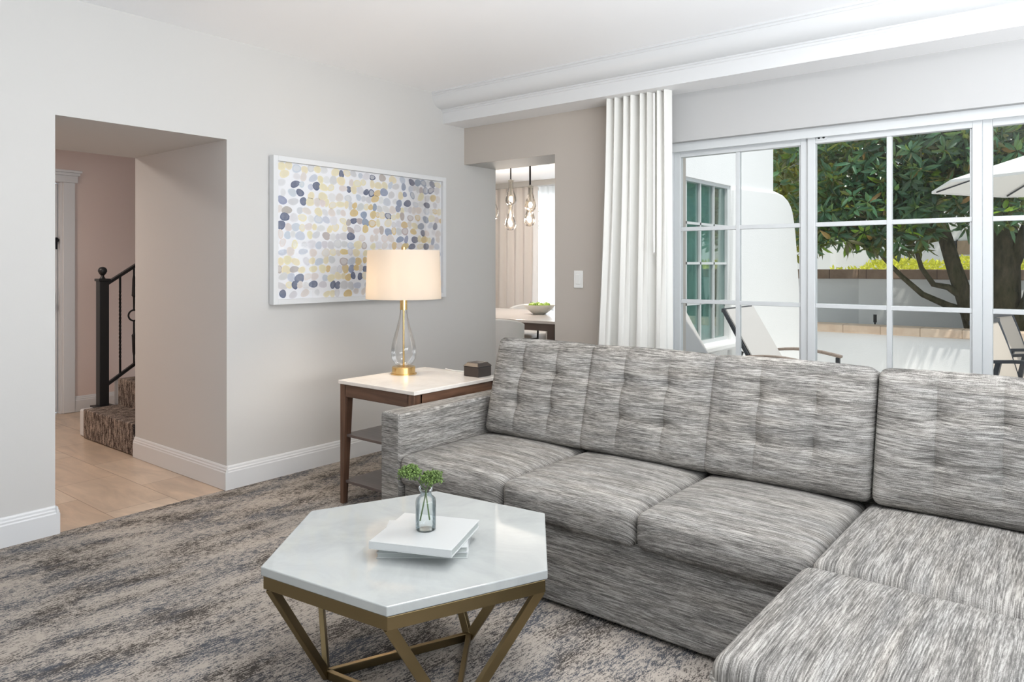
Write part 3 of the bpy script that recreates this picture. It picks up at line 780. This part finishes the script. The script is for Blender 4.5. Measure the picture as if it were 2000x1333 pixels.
Q = [(cx + .28 * math.cos(A0 + math.radians(d)), cy + .28 * math.sin(A0 + math.radians(d))) for d in (210, -30, 90)]
pairs = {0: (4, 3), 1: (5, 0), 2: (1, 2)}
pv = hexp(.437)
for q, ks in pairs.items():
    out = Vector((Q[q][0] - cx, Q[q][1] - cy, 0)).normalized()
    for k in ks: MB().beam((*pv[k], ctz - .062), (*Q[q], .008), .030, .016, up=out).build('leg', M['brass'], cf, bevel=.0015)
for a, b in ((0, 1), (1, 2), (2, 0)): MB().beam((*Q[a], .0135), (*Q[b], .0135), .016, .026).build('floor_bar', M['brass'], cf, bevel=.0015)

def book(c, w_, d_, z0, th, ang, label):
    b = thing('book', label, 'book', (c[0], c[1], z0), 'white books on the coffee table')
    R_ = Matrix.Translation((c[0], c[1], 0)) @ Matrix.Rotation(ang, 4, 'Z')
    ct_ = .0022; hw, hd = w_ / 2, d_ / 2
    MB().box(-hw, hw, -hd, hd, z0, z0 + ct_).box(-hw, hw, -hd, hd, z0 + th - ct_, z0 + th).box(-hw, hw, -hd, -hd + ct_, z0 + ct_, z0 + th - ct_).xf(R_).build('cover', M['book'], b, bevel=.0008)
    MB().box(-hw + .004, hw - .004, -hd + ct_, hd - .004, z0 + ct_, z0 + th - ct_).xf(R_).build('page_block', M['pages'], b)
M['book'] = mat('white_book_cover', (.46, .475, .475), .35); M['pages'] = mat('page_edges', (.36, .385, .37), .8)
RA = YAW
book((2.297, -2.661), .262, .225, ctz, .0165, RA + PI, 'white book at the bottom of the stack on the coffee table')
book((2.299, -2.664), .258, .225, ctz + .0165, 0.0165, RA + PI + .012, 'white book in the middle of the stack on the coffee table')
book((2.326, -2.690), .250, .250, ctz + .033, .022, RA - math.radians(15.5), 'white square book on top of the stack, turned askew')

vz = ctz + .055; vx, vy = 2.321, -2.6876
bt = thing('bottle_vase', 'small clear glass bottle of water standing on the white books', 'vase', (vx, vy, vz))
prof = [(.0, .0), (.026, .0), (.030, .004), (.0305, .012), (.0305, .084), (.028, .094), (.020, .101), (.0165, .106), (.0165, .112), (.019, .116), (.022, .122), (.022, .127), (.019, .129)]
inner = [(r * .86, z) for r, z in reversed(prof[2:])]
MB().lathe(prof[1:], (vx, vy, vz), 32, capb=True, capt=False).build('glass_body', M['bottle_glass'], bt, smooth=True)
MB().lathe([(.024, .004), (.028, .010), (.028, .070)], (vx, vy, vz), 28).build('water', M['water'], bt, smooth=True)
def sprig(base, mid, top, label, seed, r):
    rnd = random.Random(seed); t = thing('flower_sprig', label, 'flower', top, 'green flower sprigs in the bottle')
    top = Vector(top); st_ = MB().tube([base, mid, (Vector(mid) + top) / 2 + Vector((0, 0, .004)), top - Vector((0, 0, .012))], [.0022, .002, .0018, .0015], 6)
    fl = MB()
    for k in range(46):
        a = rnd.uniform(0, 2 * PI); e = math.acos(rnd.uniform(.05, 1)); d = Vector((math.sin(e) * math.cos(a), math.sin(e) * math.sin(a), math.cos(e)))
        tip = top + d * r * .8 - Vector((0, 0, .012)); st_.tube([top - Vector((0, 0, .014)), tip], .0008, 4)
        for q in range(20):
            off = Vector((rnd.gauss(0, 1), rnd.gauss(0, 1), rnd.gauss(0, .8))) * .0058; g = rnd.uniform(.4, 1.5)
            fl.sphere(tip + off, rnd.uniform(.0016, .0034), 6, 4, col=(.125 * g, .20 * g, .05 * g))
    st_.build('stem', M['stem_green'], t, smooth=True); fl.build('flower_head', M['sprig'], t, smooth=True)
sprig((vx + .012, vy + .004, vz + .03), (vx - .001, vy, vz + .115), (2.284, -2.717, .667), 'green flower sprig leaning left in the glass bottle', 1, .030)
sprig((vx - .016, vy - .008, vz + .025), (vx + .002, vy, vz + .115), (2.337, -2.676, .652), 'green flower sprig leaning right in the glass bottle', 2, .030)

# ================================================================== DINING ROOM
dt = thing('dining_table', 'dining table with a pale top and dark legs seen through the doorway', 'table', (-.95, 1.95, 0))
MB().box(-1.9, -.03, 1.27, 2.62, .735, .762).build('table_top', M['dining_top'], dt, bevel=.003)
MB().box(-1.86, -.07, 1.30, 1.33, .665, .735).box(-1.86, -.07, 2.56, 2.59, .665, .735).box(-1.86, -1.83, 1.30, 2.59, .665, .735).box(-.10, -.07, 1.30, 2.59, .665, .735).build('apron', M['dark_frame_wood'], dt)
for x in (-1.87, -.14):
    for y in (1.29, 2.53): MB().box(x, x + .08, y, y + .08, 0, .735).build('leg', M['dark_frame_wood'], dt, bevel=.003)
def dining_chair():
    t = thing('dining_chair', '', 'chair', (0, 0, 0), 'tub chairs around the dining table')
    n = 20; vs = []; fs = []                   # wrap-around shell: back is at -y
    for r, z0 in ((.30, .30), (.25, .30)):
        pass
    prof = []
    for k in range(n + 1):
        a = PI * 1.0 + PI * k / n; cxx, cyy = math.cos(a), math.sin(a); low = abs(k / n - .5) * 2
        prof.append((cxx, cyy, (.80 - .05 * low ** 4)))
    L = 4
    for cxx, cyy, zt in prof:
        vs += [(.30 * cxx, .28 * cyy, .34), (.31 * cxx, .31 * cyy, zt), (.26 * cxx, .26 * cyy, zt), (.25 * cxx, .23 * cyy, .34)]
    for k in range(n):
        for q in range(4): fs.append((k * 4 + q, k * 4 + (q + 1) % 4, k * 4 + 4 + (q + 1) % 4, k * 4 + 4 + q))
    fs += [(3, 2, 1, 0), tuple(n * 4 + q for q in range(4))]
    MB().add(vs, fs).build('shell', M['chair_shell'], t, smooth=True, bevel=.01)
    rbox((0, .02, .42), (.48, .48, .10), .03, 6, 3).build('seat', M['chair_shell'], t, smooth=True)
    for sx in (-1, 1):
        for sy in (-1, 1): MB().beam((sx * .22, sy * .19, .34), (sx * .24, sy * .21, 0), .03, .03).build('leg', M['dark_frame_wood'], t)
    for sx in (-1, 1):
        MB().tube([(sx * .285, -.02, .36), (sx * .295, -.02, .60), (sx * .295, .20, .60), (sx * .285, .20, .36)], .012, 8).build('arm_loop', M['dark_metal'], t)
    return t
ch = dining_chair(); ch.location = (-.50, 1.02, 0); ch['label'] = 'pale tub chair on the near side of the dining table'
dup(ch, (-.72, 2.80, 0), PI, 'pale tub chair beyond the dining table near the bowl')
dup(ch, (-1.55, 2.84, 0), PI, 'pale tub chair beyond the dining table by the opaque drape')

bw = thing('fruit_bowl', 'cream ceramic bowl holding green apples on the dining table', 'bowl', (-.78, 2.03, .762))
MB().lathe([(.06, 0), (.07, .004), (.13, .05), (.165, .088), (.172, .10), (.164, .098), (.12, .055), (.05, .012), (.0, .010)], (-.78, 2.03, .762), 32, capt=False).build('bowl_body', M['ceramic'], bw, smooth=True)
rnd = random.Random(4); pos = [(0, 0, .052)] + [(.085 * math.cos(a), .085 * math.sin(a), .088) for a in [2 * PI * k / 6 + .3 for k in range(6)]]
ap0 = None
for k, (x, y, z) in enumerate(pos):
    if ap0 is None:
        ap0 = thing('apple', 'green apple heaped in the cream bowl', 'apple', (0, 0, 0), 'green apples in the bowl')
        MB().lathe([(.006, .006 - .034), (.02, -.034), (.034, -.015), (.038, .005), (.034, .022), (.02, .032), (.008, .028)], (0, 0, 0), 16).build('flesh', M['apple'], ap0, smooth=True)
        MB().tube([(0, 0, .026), (.003, 0, .044)], .0018, 5).build('stalk', M['bark'], ap0)
        ap = ap0
    else: ap = dup(ap0)
    ap.location = (-.78 + x, 2.03 + y, .762 + z); ap.rotation_euler = (rnd.uniform(-.4, .4), rnd.uniform(-.4, .4), rnd.uniform(0, 6))

pn = thing('pendant_chandelier', 'linear pendant light with clear teardrop bulbs hanging over the dining table', 'chandelier', (-1.05, 2.0, 2.40))
MB().box(-1.75, -.66, 1.95, 2.05, 2.352, 2.382).build('canopy_bar', M['nickel'], pn, bevel=.004)
MB().tube([(-1.2, 2.0, 2.38), (-1.2, 2.0, 2.40)], .05, 20).build('ceiling_mount', M['nickel'], pn)
for (x, y, zb_) in ((-1.14, 1.99, 1.935), (-1.17, 2.02, 1.665), (-.87, 1.99, 1.855), (-.905, 2.02, 1.70), (-1.40, 2.0, 1.80), (-1.62, 2.0, 1.95)):
    g = MB().lathe([(.008, .0), (.035, .006), (.056, .03), (.063, .06), (.056, .10), (.038, .15), (.026, .20), (.024, .27), (.030, .275)], (x, y, zb_), 24, capt=False).build('pendant_shade', M['pendant_glass'], pn, smooth=True)
    MB().lathe([(.032, .262), (.032, .276), (.012, .28), (.012, .29)], (x, y, zb_), 16).build('cap', M['nickel'], g, smooth=True)
    MB().tube([(x, y, zb_ + .28), (x, y, 2.355)], .0055, 8).build('cord', M['dark_metal'], g)
    MB().tube([(x, y, zb_ + .10), (x, y, zb_ + .27)], .009, 8).build('lamp_holder', M['nickel'], g)
    MB().sphere((x, y, zb_ + .075), .022, 12, 8, sq=(1, 1, 1.5)).build('bulb', M['bulb'], g, smooth=True)

for k, (x, y) in enumerate(((-1.15, 1.9), (-.89, 1.9), (-1.5, 2.1))): light('pendant_bulb_light', 'POINT', (x, y, 1.80), 15, (1.0, .88, .76), shadow_soft_size=.06)
c1 = thing('dining_curtain', 'opaque beige drape gathered at the left of the dining room window', 'curtain', (-2.4, 3.5, 0))
drape(-2.95, -1.92, 3.50, .02, 2.33, 7, .045).build('curtain_cloth', M['curtain_warm'], c1, smooth=True)
c2 = thing('sheer_curtain', 'white sheer curtain glowing at the right of the dining room window', 'curtain', (-1.2, 3.55, 0))
drape(-1.93, -.30, 3.56, .02, 2.33, 16, .022, thick=.002).build('curtain_cloth', M['sheer'], c2, smooth=True)
struct(MB().box(-3.2, -.2, 3.44, 3.65, 2.33, 2.40).build('trim_2', M['wall']))

# ================================================================== OUTSIDE
struct(MB().box(-7, 16, .36, 16, -.20, -.03).build('floor_patio', M['patio']))
# sweeping garden wall that runs on from the wing
prof = [(1.3 + 1.2, -.03), (2.62, 2.04), (2.738, 2.051), (3.75, 2.088), (4.0, 2.065), (4.15, 2.02), (4.25, 1.96), (4.31, 1.90), (4.36, 1.80), (4.42, 1.64), (4.46, 1.46), (4.53, 1.1), (4.585, .8), (4.66, .35), (4.70, -.03)]
g = MB().prism(prof, 0, 1.0, 1.14).build('garden_wall', M['stucco'], bevel=.03, seg=3, origin=(1.07, 3.6, -.03)); tag(g, 'white stucco wall with a rounded shoulder beside the patio wing', 'wall')
lw = thing('planter_wall', 'low white patio wall with a tan brick coping', 'wall', (3.5, 5.6, -.03))
ang = .05
RL = Matrix.Translation((1.102, 5.372, 0)) @ Matrix.Rotation(.02, 4, 'Z')
MB().box(-.7, 8, .02, .24, -.03, .45).xf(RL).build('wall_body', M['stucco'], lw)
MB().box(-.7, 8, -.02, .28, .45, .55).xf(RL).build('coping', M['coping_light'], lw, bevel=.012)
uw = thing('garden_boundary_wall', 'taller grey wall with a brown brick coping behind the low patio wall', 'wall', (3.5, 6.6, -.03))
MB().box(1.30, 9, 6.55, 6.8, -.03, 1.10).add([(1.30, 6.55, -.03), (1.30, 6.80, -.03), (-.4, 5.75, -.03), (-.4, 5.50, -.03), (1.30, 6.55, 1.10), (1.30, 6.80, 1.10), (-.4, 5.75, 1.10), (-.4, 5.50, 1.10)],
   [(0, 1, 2, 3), (4, 5, 6, 7), (0, 3, 7, 4), (1, 2, 6, 5), (2, 3, 7, 6), (0, 1, 5, 4)]).build('wall_body', M['stucco_grey'], uw)
MB().box(1.30, 9, 6.51, 6.84, 1.10, 1.228).add([(1.30, 6.50, 1.10), (1.30, 6.84, 1.10), (-.4, 5.79, 1.10), (-.4, 5.46, 1.10), (1.30, 6.50, 1.228), (1.30, 6.84, 1.228), (-.4, 5.79, 1.228), (-.4, 5.46, 1.228)],
   [(0, 1, 2, 3), (4, 5, 6, 7), (0, 3, 7, 4), (1, 2, 6, 5), (2, 3, 7, 6), (0, 1, 5, 4)]).build('coping', M['coping_dark'], uw, bevel=.012)
so_ = MB().box(1.32, 9, 5.86, 6.50, -.03, .46).build('planter_soil', M['soil'], origin=(3.5, 6.1, .46)); tag(so_, 'dark soil filling the bed between the two patio walls', 'soil', kind='stuff')
sk = thing('garden_spike_light', 'short black spike light standing in the planting bed', 'light', (1.66, 5.85, .46))
MB().tube([(1.66, 5.85, .45), (1.66, 5.85, .58)], .010, 8).build('spike', M['black'], sk); MB().tube([(1.66, 5.85, .56), (1.66, 5.85, .66)], .020, 12).build('lamp_head', M['black'], sk)

def chaise():
    t = thing('chaise_lounge', '', 'lounge chair', (0, 0, 0), 'sling chaises on the patio')
    W = .29; hx, hz = 0.0, .38; top = (-.325, .93)         # hinge at x=0, head end at -x, feet at +x
    MB().add([(hx, -W, hz), (hx, W, hz), (top[0], W, top[1]), (top[0], -W, top[1]), (hx - .008, -W, hz - .005), (hx - .008, W, hz - .005), (top[0] - .008, W, top[1] - .005), (top[0] - .008, -W, top[1] - .005)],
             [(0, 1, 2, 3), (7, 6, 5, 4), (0, 4, 5, 1), (1, 5, 6, 2), (2, 6, 7, 3), (3, 7, 4, 0)]).build('back_sling', M['sling'], t)
    MB().box(.0, 1.25, -W, W, .372, .380).build('seat_sling', M['sling_warm'], t)
    for sy in (-1, 1):
        MB().beam((hx - .025, sy * (W - .016), hz - .03), (top[0] - .028, sy * (W - .016), top[1] - .004), .03, .045, up=(0, 1, 0)).build('back_rail', M['charcoal'], t, bevel=.004)
        MB().beam((-.50, sy * (W + .012), .36), (1.27, sy * (W + .012), .36), .028, .045).build('side_rail', M['charcoal'], t, bevel=.004)
        pts = [(-.22 + .60 * k / 8, sy * (W + .045), .555 + .035 * math.sin(PI * k / 8) - .012 * k / 8) for k in range(9)]
        mb = MB()
        for a, b in zip(pts, pts[1:]): mb.beam(a, b, .05, .022)
        mb.build('armrest', M['taupe_wood'], t, bevel=.004)
        MB().beam((.35, sy * (W + .045), .535), (.35, sy * (W + .045), .36), .03, .03).build('arm_post', M['charcoal'], t)
        MB().beam((-.16, sy * (W + .03), .55), (-.16, sy * (W + .03), .36), .03, .03).build('arm_post', M['charcoal'], t)
        MB().beam((-.20, sy * (W - .01), .60), (-.30, sy * (W - .01), .37), .022, .022).build('back_brace', M['charcoal'], t)
        for x in (-.45, .40, 1.2): MB().beam((x, sy * (W + .012), .36), (x, sy * (W + .012), -.03), .035, .035).build('leg', M['charcoal'], t)
    MB().beam((top[0] - .028, -W, top[1] - .010), (top[0] - .028, W, top[1] - .010), .03, .03).build('head_rail', M['charcoal'], t)
    return t
c_a = chaise(); c_a.location = (1.88, 1.69, 0); c_a['label'] = 'grey sling chaise with its armrests showing, beside the wing window'
dup(c_a, (1.715, .72, 0), 0, 'grey sling chaise nearest the curtain, partly hidden by it')

def patio_chair():
    t = thing('patio_chair', '', 'chair', (0, 0, 0), 'sling armchairs under the umbrella')
    W = .24; n = 8; vs = []; fs = []             # faces +x
    for k in range(n + 1):
        u = k / n; x = -.20 - .14 * u ** 1.3; z = .42 + .46 * u
        vs += [(x, -W, z), (x, W, z), (x - .008, W, z), (x - .008, -W, z)]
    for k in range(n):
        for q in range(4): fs.append((k * 4 + q, k * 4 + (q + 1) % 4, k * 4 + 4 + (q + 1) % 4, k * 4 + 4 + q))
    fs += [(0, 1, 2, 3), tuple(n * 4 + q for q in range(4))]
    MB().add(vs, fs).build('back_sling', M['sling_warm'], t)
    MB().box(-.20, .26, -W, W, .412, .42).build('seat_sling', M['sling_warm'], t)
    for sy in (-1, 1):
        y = sy * (W + .012)
        MB().tube([(-.20, y, .40), (-.24, y, .56), (-.30, y, .76), (-.345, y, .89)], .013, 8).build('back_rail', M['charcoal'], t)
        MB().beam((-.22, y, .41), (.27, y, .41), .026, .035).build('seat_rail', M['charcoal'], t)
        pts = [(-.28 + .56 * k / 6, sy * (W + .035), .635 + .025 * math.sin(PI * k / 6)) for k in range(7)]; mb = MB()
        for a, b in zip(pts, pts[1:]): mb.beam(a, b, .045, .02)
        mb.build('armrest', M['charcoal'], t)
        MB().beam((.25, sy * (W + .03), .63), (.27, sy * (W + .03), -.03), .03, .03).build('front_leg', M['charcoal'], t)
        MB().beam((-.18, sy * (W + .03), .64), (-.32, sy * (W + .03), -.03), .03, .03).build('rear_leg', M['charcoal'], t)
    MB().beam((-.345, -W - .02, .89), (-.345, W + .02, .89), .028, .028).build('head_rail', M['charcoal'], t)
    return t
p_a = patio_chair(); p_a.location = (3.60, 2.60, 0); p_a.rotation_euler = (0, 0, -.22); p_a['label'] = 'taupe sling armchair at the right edge, farther from the glass doors'
dup(p_a, (3.59, 1.75, 0), -.20, 'taupe sling armchair at the right edge, closer to the glass doors')

um = thing('patio_umbrella', 'white canvas patio umbrella over the armchairs at the right edge', 'umbrella', (3.98, 3.56, 0))
ux, uy = 3.98, 3.56; R8 = 1.36; n = 8; a00 = YAW + PI
rim = [(ux + R8 * math.cos(a00 + 2 * PI * k / n), uy + R8 * math.sin(a00 + 2 * PI * k / n), 1.985) for k in range(n)]
vs = rim + [(p[0] + (ux - p[0]) * .01, p[1] + (uy - p[1]) * .01, p[2] - .006) for p in rim] + [(ux, uy, 2.43), (ux, uy, 2.42)]
fs = []
for k in range(n):
    j = (k + 1) % n; fs += [(k, j, 16), (8 + j, 8 + k, 17), (k, 8 + k, 8 + j, j)]
MB().add(vs, fs).build('canopy', M['umbrella'], um)
mb = MB()
for k in range(n):
    a, b = Vector(rim[k]), Vector(rim[(k + 1) % n]); m_ = (a + b) / 2 + Vector((0, 0, -.06)); q = []
    for t_ in range(9):
        u = t_ / 8; p = a.lerp(b, u); q += [p, p + Vector((0, 0, -.022))]
    mb.add(q, [(2 * i, 2 * i + 2, 2 * i + 3, 2 * i + 1) for i in range(8)])
vl = mb.build('valance', M['umbrella'], um); md = vl.modifiers.new('thick', 'SOLIDIFY'); md.thickness = .004
for k in range(n): MB().beam((rim[k][0] * .97 + ux * .03, rim[k][1] * .97 + uy * .03, 1.975), (ux, uy, 2.395), .010, .012).build('rib', M['charcoal'], um)
MB().tube([(ux, uy, -.03), (ux, uy, 2.5)], .022, 12).build('pole', M['charcoal'], um)
MB().lathe([(.25, -.03), (.25, .02), (.05, .05), (.03, .25)], (ux, uy, 0), 24).build('base', M['charcoal'], um)

# ------------------------------------------------------------------ trees
def leaf(mb, p, d, up, L, W_, col, droop=.25):
    d = d.normalized(); s_ = d.cross(up)
    if s_.length < 1e-3: s_ = d.orthogonal()
    s_.normalize(); n_ = s_.cross(d)
    def P(t, w, f=0): return p + d * (L * t) + s_ * (W_ * w) + n_ * (f * W_ - droop * L * t * t)
    vs = [P(0, 0), P(.32, -.42, .12), P(.32, 0, 0), P(.32, .42, .12), P(.68, -.40, .12), P(.68, 0, 0), P(.68, .40, .12), P(1, 0)]
    mb.add(vs, [(0, 3, 2), (0, 2, 1), (2, 3, 6, 5), (1, 2, 5, 4), (5, 6, 7), (4, 5, 7)], 0, col)
def rv(r): return Vector((r.gauss(0, 1), r.gauss(0, 1), r.gauss(0, 1)))

def magnolia(r):
    t = thing('magnolia_tree', 'magnolia tree with glossy dark leaves rising from the planting bed', 'tree', (2.8, 6.0, .46))
    br = MB()
    base = Vector((2.86, 6.05, .40))
    def limb(pts, rads): br.tube(pts, rads, 10); return pts
    limb([(2.74, 6.0, .42), (2.67, 6.0, .70), (2.50, 6.0, 1.27), (2.37, 6.0, 1.77), (2.2, 5.95, 2.3), (1.9, 5.9, 2.9), (1.5, 5.9, 3.5)], [.11, .10, .085, .075, .06, .045, .02])
    limb([(2.95, 6.05, .40), (3.0, 6.05, .8), (3.02, 6.05, 1.4), (3.0, 6.1, 1.9), (2.9, 6.2, 2.6), (2.8, 6.2, 3.6)], [.24, .17, .14, .12, .09, .03])
    limb([(3.15, 6.0, .40), (3.28, 5.95, .9), (3.34, 5.95, 1.25), (3.3, 5.9, 1.6), (3.5, 5.8, 2.2), (3.9, 5.7, 3.0)], [.16, .10, .09, .085, .07, .03])
    limb([(3.02, 6.05, 1.15), (3.16, 6.0, 1.5), (3.3, 5.95, 1.9), (3.55, 6.0, 2.8)], [.09, .08, .065, .03])
    limb([(2.66, 5.98, .72), (2.45, 5.9, .80), (2.2, 5.8, .93), (2.0, 5.7, 1.14), (1.82, 5.6, 1.36), (1.7, 5.5, 1.55)], [.05, .042, .035, .03, .024, .012])
    limb([(2.62, 5.98, .88), (2.45, 5.92, 1.02), (2.30, 5.9, 1.05), (2.18, 5.85, 1.25), (2.12, 5.8, 1.5), (2.0, 5.7, 1.75)], [.045, .038, .033, .028, .024, .012])
    limb([(2.40, 6.0, 1.65), (2.2, 5.8, 1.75), (1.95, 5.6, 1.78), (1.5, 5.3, 1.75)], [.05, .035, .025, .012])
    limb([(2.9, 6.1, 2.2), (2.5, 5.6, 2.6), (2.2, 5.2, 2.9)], [.06, .04, .015]); limb([(2.0, 5.9, 2.6), (1.5, 5.6, 2.7), (.9, 5.4, 2.6)], [.045, .03, .012])
    limb([(3.4, 5.8, 2.1), (3.3, 5.3, 2.4), (3.2, 4.9, 2.5)], [.05, .03, .012])
    br.build('trunk', M['bark'], t, smooth=True)
    fo = MB(); n = 0
    def clump(c, rad, k):
        nonlocal n
        c = Vector(c)
        for _ in range(k):
            while True:
                o_ = Vector((r.uniform(-1, 1), r.uniform(-1, 1), r.uniform(-1, 1)))
                if o_.length < 1: break
            p = c + Vector((o_.x * rad[0], o_.y * rad[1], o_.z * rad[2]))
            ax = (Vector((o_.x, o_.y - .25, o_.z * .7 + .1)) + rv(r) * .75).normalized()
            m_ = r.randint(5, 9); g0 = r.uniform(.55, 1.25); young = r.random() < .09
            for q in range(m_):
                a = 2 * PI * q / m_ + r.uniform(-.3, .3); e = r.uniform(.35, 1.75)
                s1 = ax.orthogonal().normalized(); s2 = ax.cross(s1)
                d = ax * math.cos(e) + (s1 * math.cos(a) + s2 * math.sin(a)) * math.sin(e)
                g = g0 * r.uniform(.8, 1.2)
                col = (.050 * g, .135 * g, .070 * g) if not young else (.22 * g, .38 * g, .04)
                if r.random() < .015: col = (.30, .17, .06)
                leaf(fo, p + d * .015, d, (ax + rv(r) * .5), r.uniform(.12, .20), r.uniform(.042, .060), col, r.uniform(.1, .5)); n += 1
    # crown: clumps set along the limbs
    for c, rad, k in (((1.55, 5.35, 1.95), (.75, .55, .35), 110), ((1.75, 5.5, 2.45), (.9, .7, .5), 150), ((2.35, 5.35, 2.05), (.6, .5, .42), 90), ((2.55, 5.2, 2.55), (.8, .6, .5), 130),
                      ((1.6, 5.6, 3.1), (1.0, .7, .5), 84), ((2.7, 5.4, 3.1), (1.0, .7, .5), 120), ((3.2, 5.6, 2.6), (.7, .5, .55), 90), ((3.3, 5.6, 3.1), (.8, .6, .5), 80), ((.75, 5.6, 2.5), (.7, .6, .6), 48),
                      ((.8, 5.7, 3.1), (.8, .6, .5), 30), ((2.05, 5.35, 1.62), (.45, .35, .18), 34), ((1.25, 5.2, 1.62), (.40, .3, .2), 26), ((1.62, 5.2, 1.55), (.30, .25, .12), 14), ((3.6, 5.6, 2.0), (.5, .5, .4), 40), ((3.0, 5.3, 1.9), (.4, .35, .25), 24)):
        clump(c, rad, int(k * 1.35))
    fo.build('foliage', M['magnolia'], t, smooth=False, fix=False)
magnolia(random.Random(11))

def back_tree(name, label, c, rad, k, trunk, seed):
    r = random.Random(seed); t = thing('background_tree', label, 'tree', (c[0], c[1], -.03), 'trees behind the boundary wall')
    MB().tube([(c[0], c[1], -.03), (c[0] + .1, c[1], trunk * .5), (c[0], c[1], trunk)], [.16, .12, .06], 10).build('trunk', M['bark'], t, smooth=True)
    fo = MB(); c = Vector(c)
    for _ in range(k):
        o_ = rv(r); o_ = o_.normalized() * r.random() ** .4
        p = c + Vector((o_.x * rad[0], o_.y * rad[1], o_.z * rad[2])); g = r.uniform(.6, 1.4)
        for q in range(4):
            d = rv(r); leaf(fo, p + d * .05, d, rv(r), r.uniform(.14, .22), r.uniform(.07, .10), (.17 * g, .20 * g, .03), .2)
    fo.build('foliage', M['far_leaf'], t, fix=False)
back_tree('a', 'bushy olive green tree behind the rounded shoulder of the garden wall', (-1.0, 9.6, 3.2), (1.9, 1.2, 1.7), 1700, 2.6, 1)
back_tree('b', 'bushy olive green tree behind the magnolia crown', (2.5, 11.2, 4.0), (2.0, 1.2, 1.7), 1400, 2.6, 2)
back_tree('c', 'bushy olive green tree behind the white umbrella', (6.2, 9.8, 3.4), (1.8, 1.2, 1.7), 900, 2.6, 3)
back_tree('d', 'bushy olive green tree outside the dining room window', (-3.2, 7.2, 1.9), (1.3, .9, 1.4), 500, 1.6, 4)

hd = MB(); r = random.Random(9)
for _ in range(2600):
    x = r.uniform(.45, 4.2); ztop = 1.20 + .16 * min(1, max(0, (x - .5) / .8)) + .04 * math.sin(x * 6)
    p = Vector((x, 8.6 + r.uniform(-.35, .35), ztop - abs(r.gauss(0, .16)))); g = r.uniform(.7, 1.2)
    leaf(hd, p, Vector((r.gauss(0, 1), r.gauss(0, .7), abs(r.gauss(.5, .6)))), rv(r), r.uniform(.06, .11), .04, (.72 * g, .72 * g, .08), .2)
hdg = thing('hedge', 'bright yellow green hedge just above the brown brick coping', 'hedge', (2.3, 8.6, -.03))
hd.build('foliage', M['hedge'], hdg, fix=False)
mb = MB()
for k in range(8): mb.tube([(.6 + k * .48, 8.6, -.03), (.65 + k * .48, 8.6, 1.1)], .02, 6)
mb.build('stems', M['bark'], hdg)

nb = thing('neighbour_house', 'white stucco house with dark windows beyond the hedge', 'house', (1.5, 14, -.03))
MB().box(-6, -.73, 12.6, 17, -.03, 3.6).build('left_block', M['stucco'], nb)
MB().box(-.73, 7, 13.0, 17, -.03, 3.4).build('right_block', M['stucco'], nb)
for x in (1.39, 1.62):
    fr = MB().box(x - .02, x + .24, 12.95, 13.0, 1.48, 1.80).build('window_frame', M['white_frame'], nb)
    MB().box(x, x + .22, 12.93, 12.955, 1.50, 1.78).build('louvre', M['shutter'] if x > 1.5 else M['dark_metal'], fr)
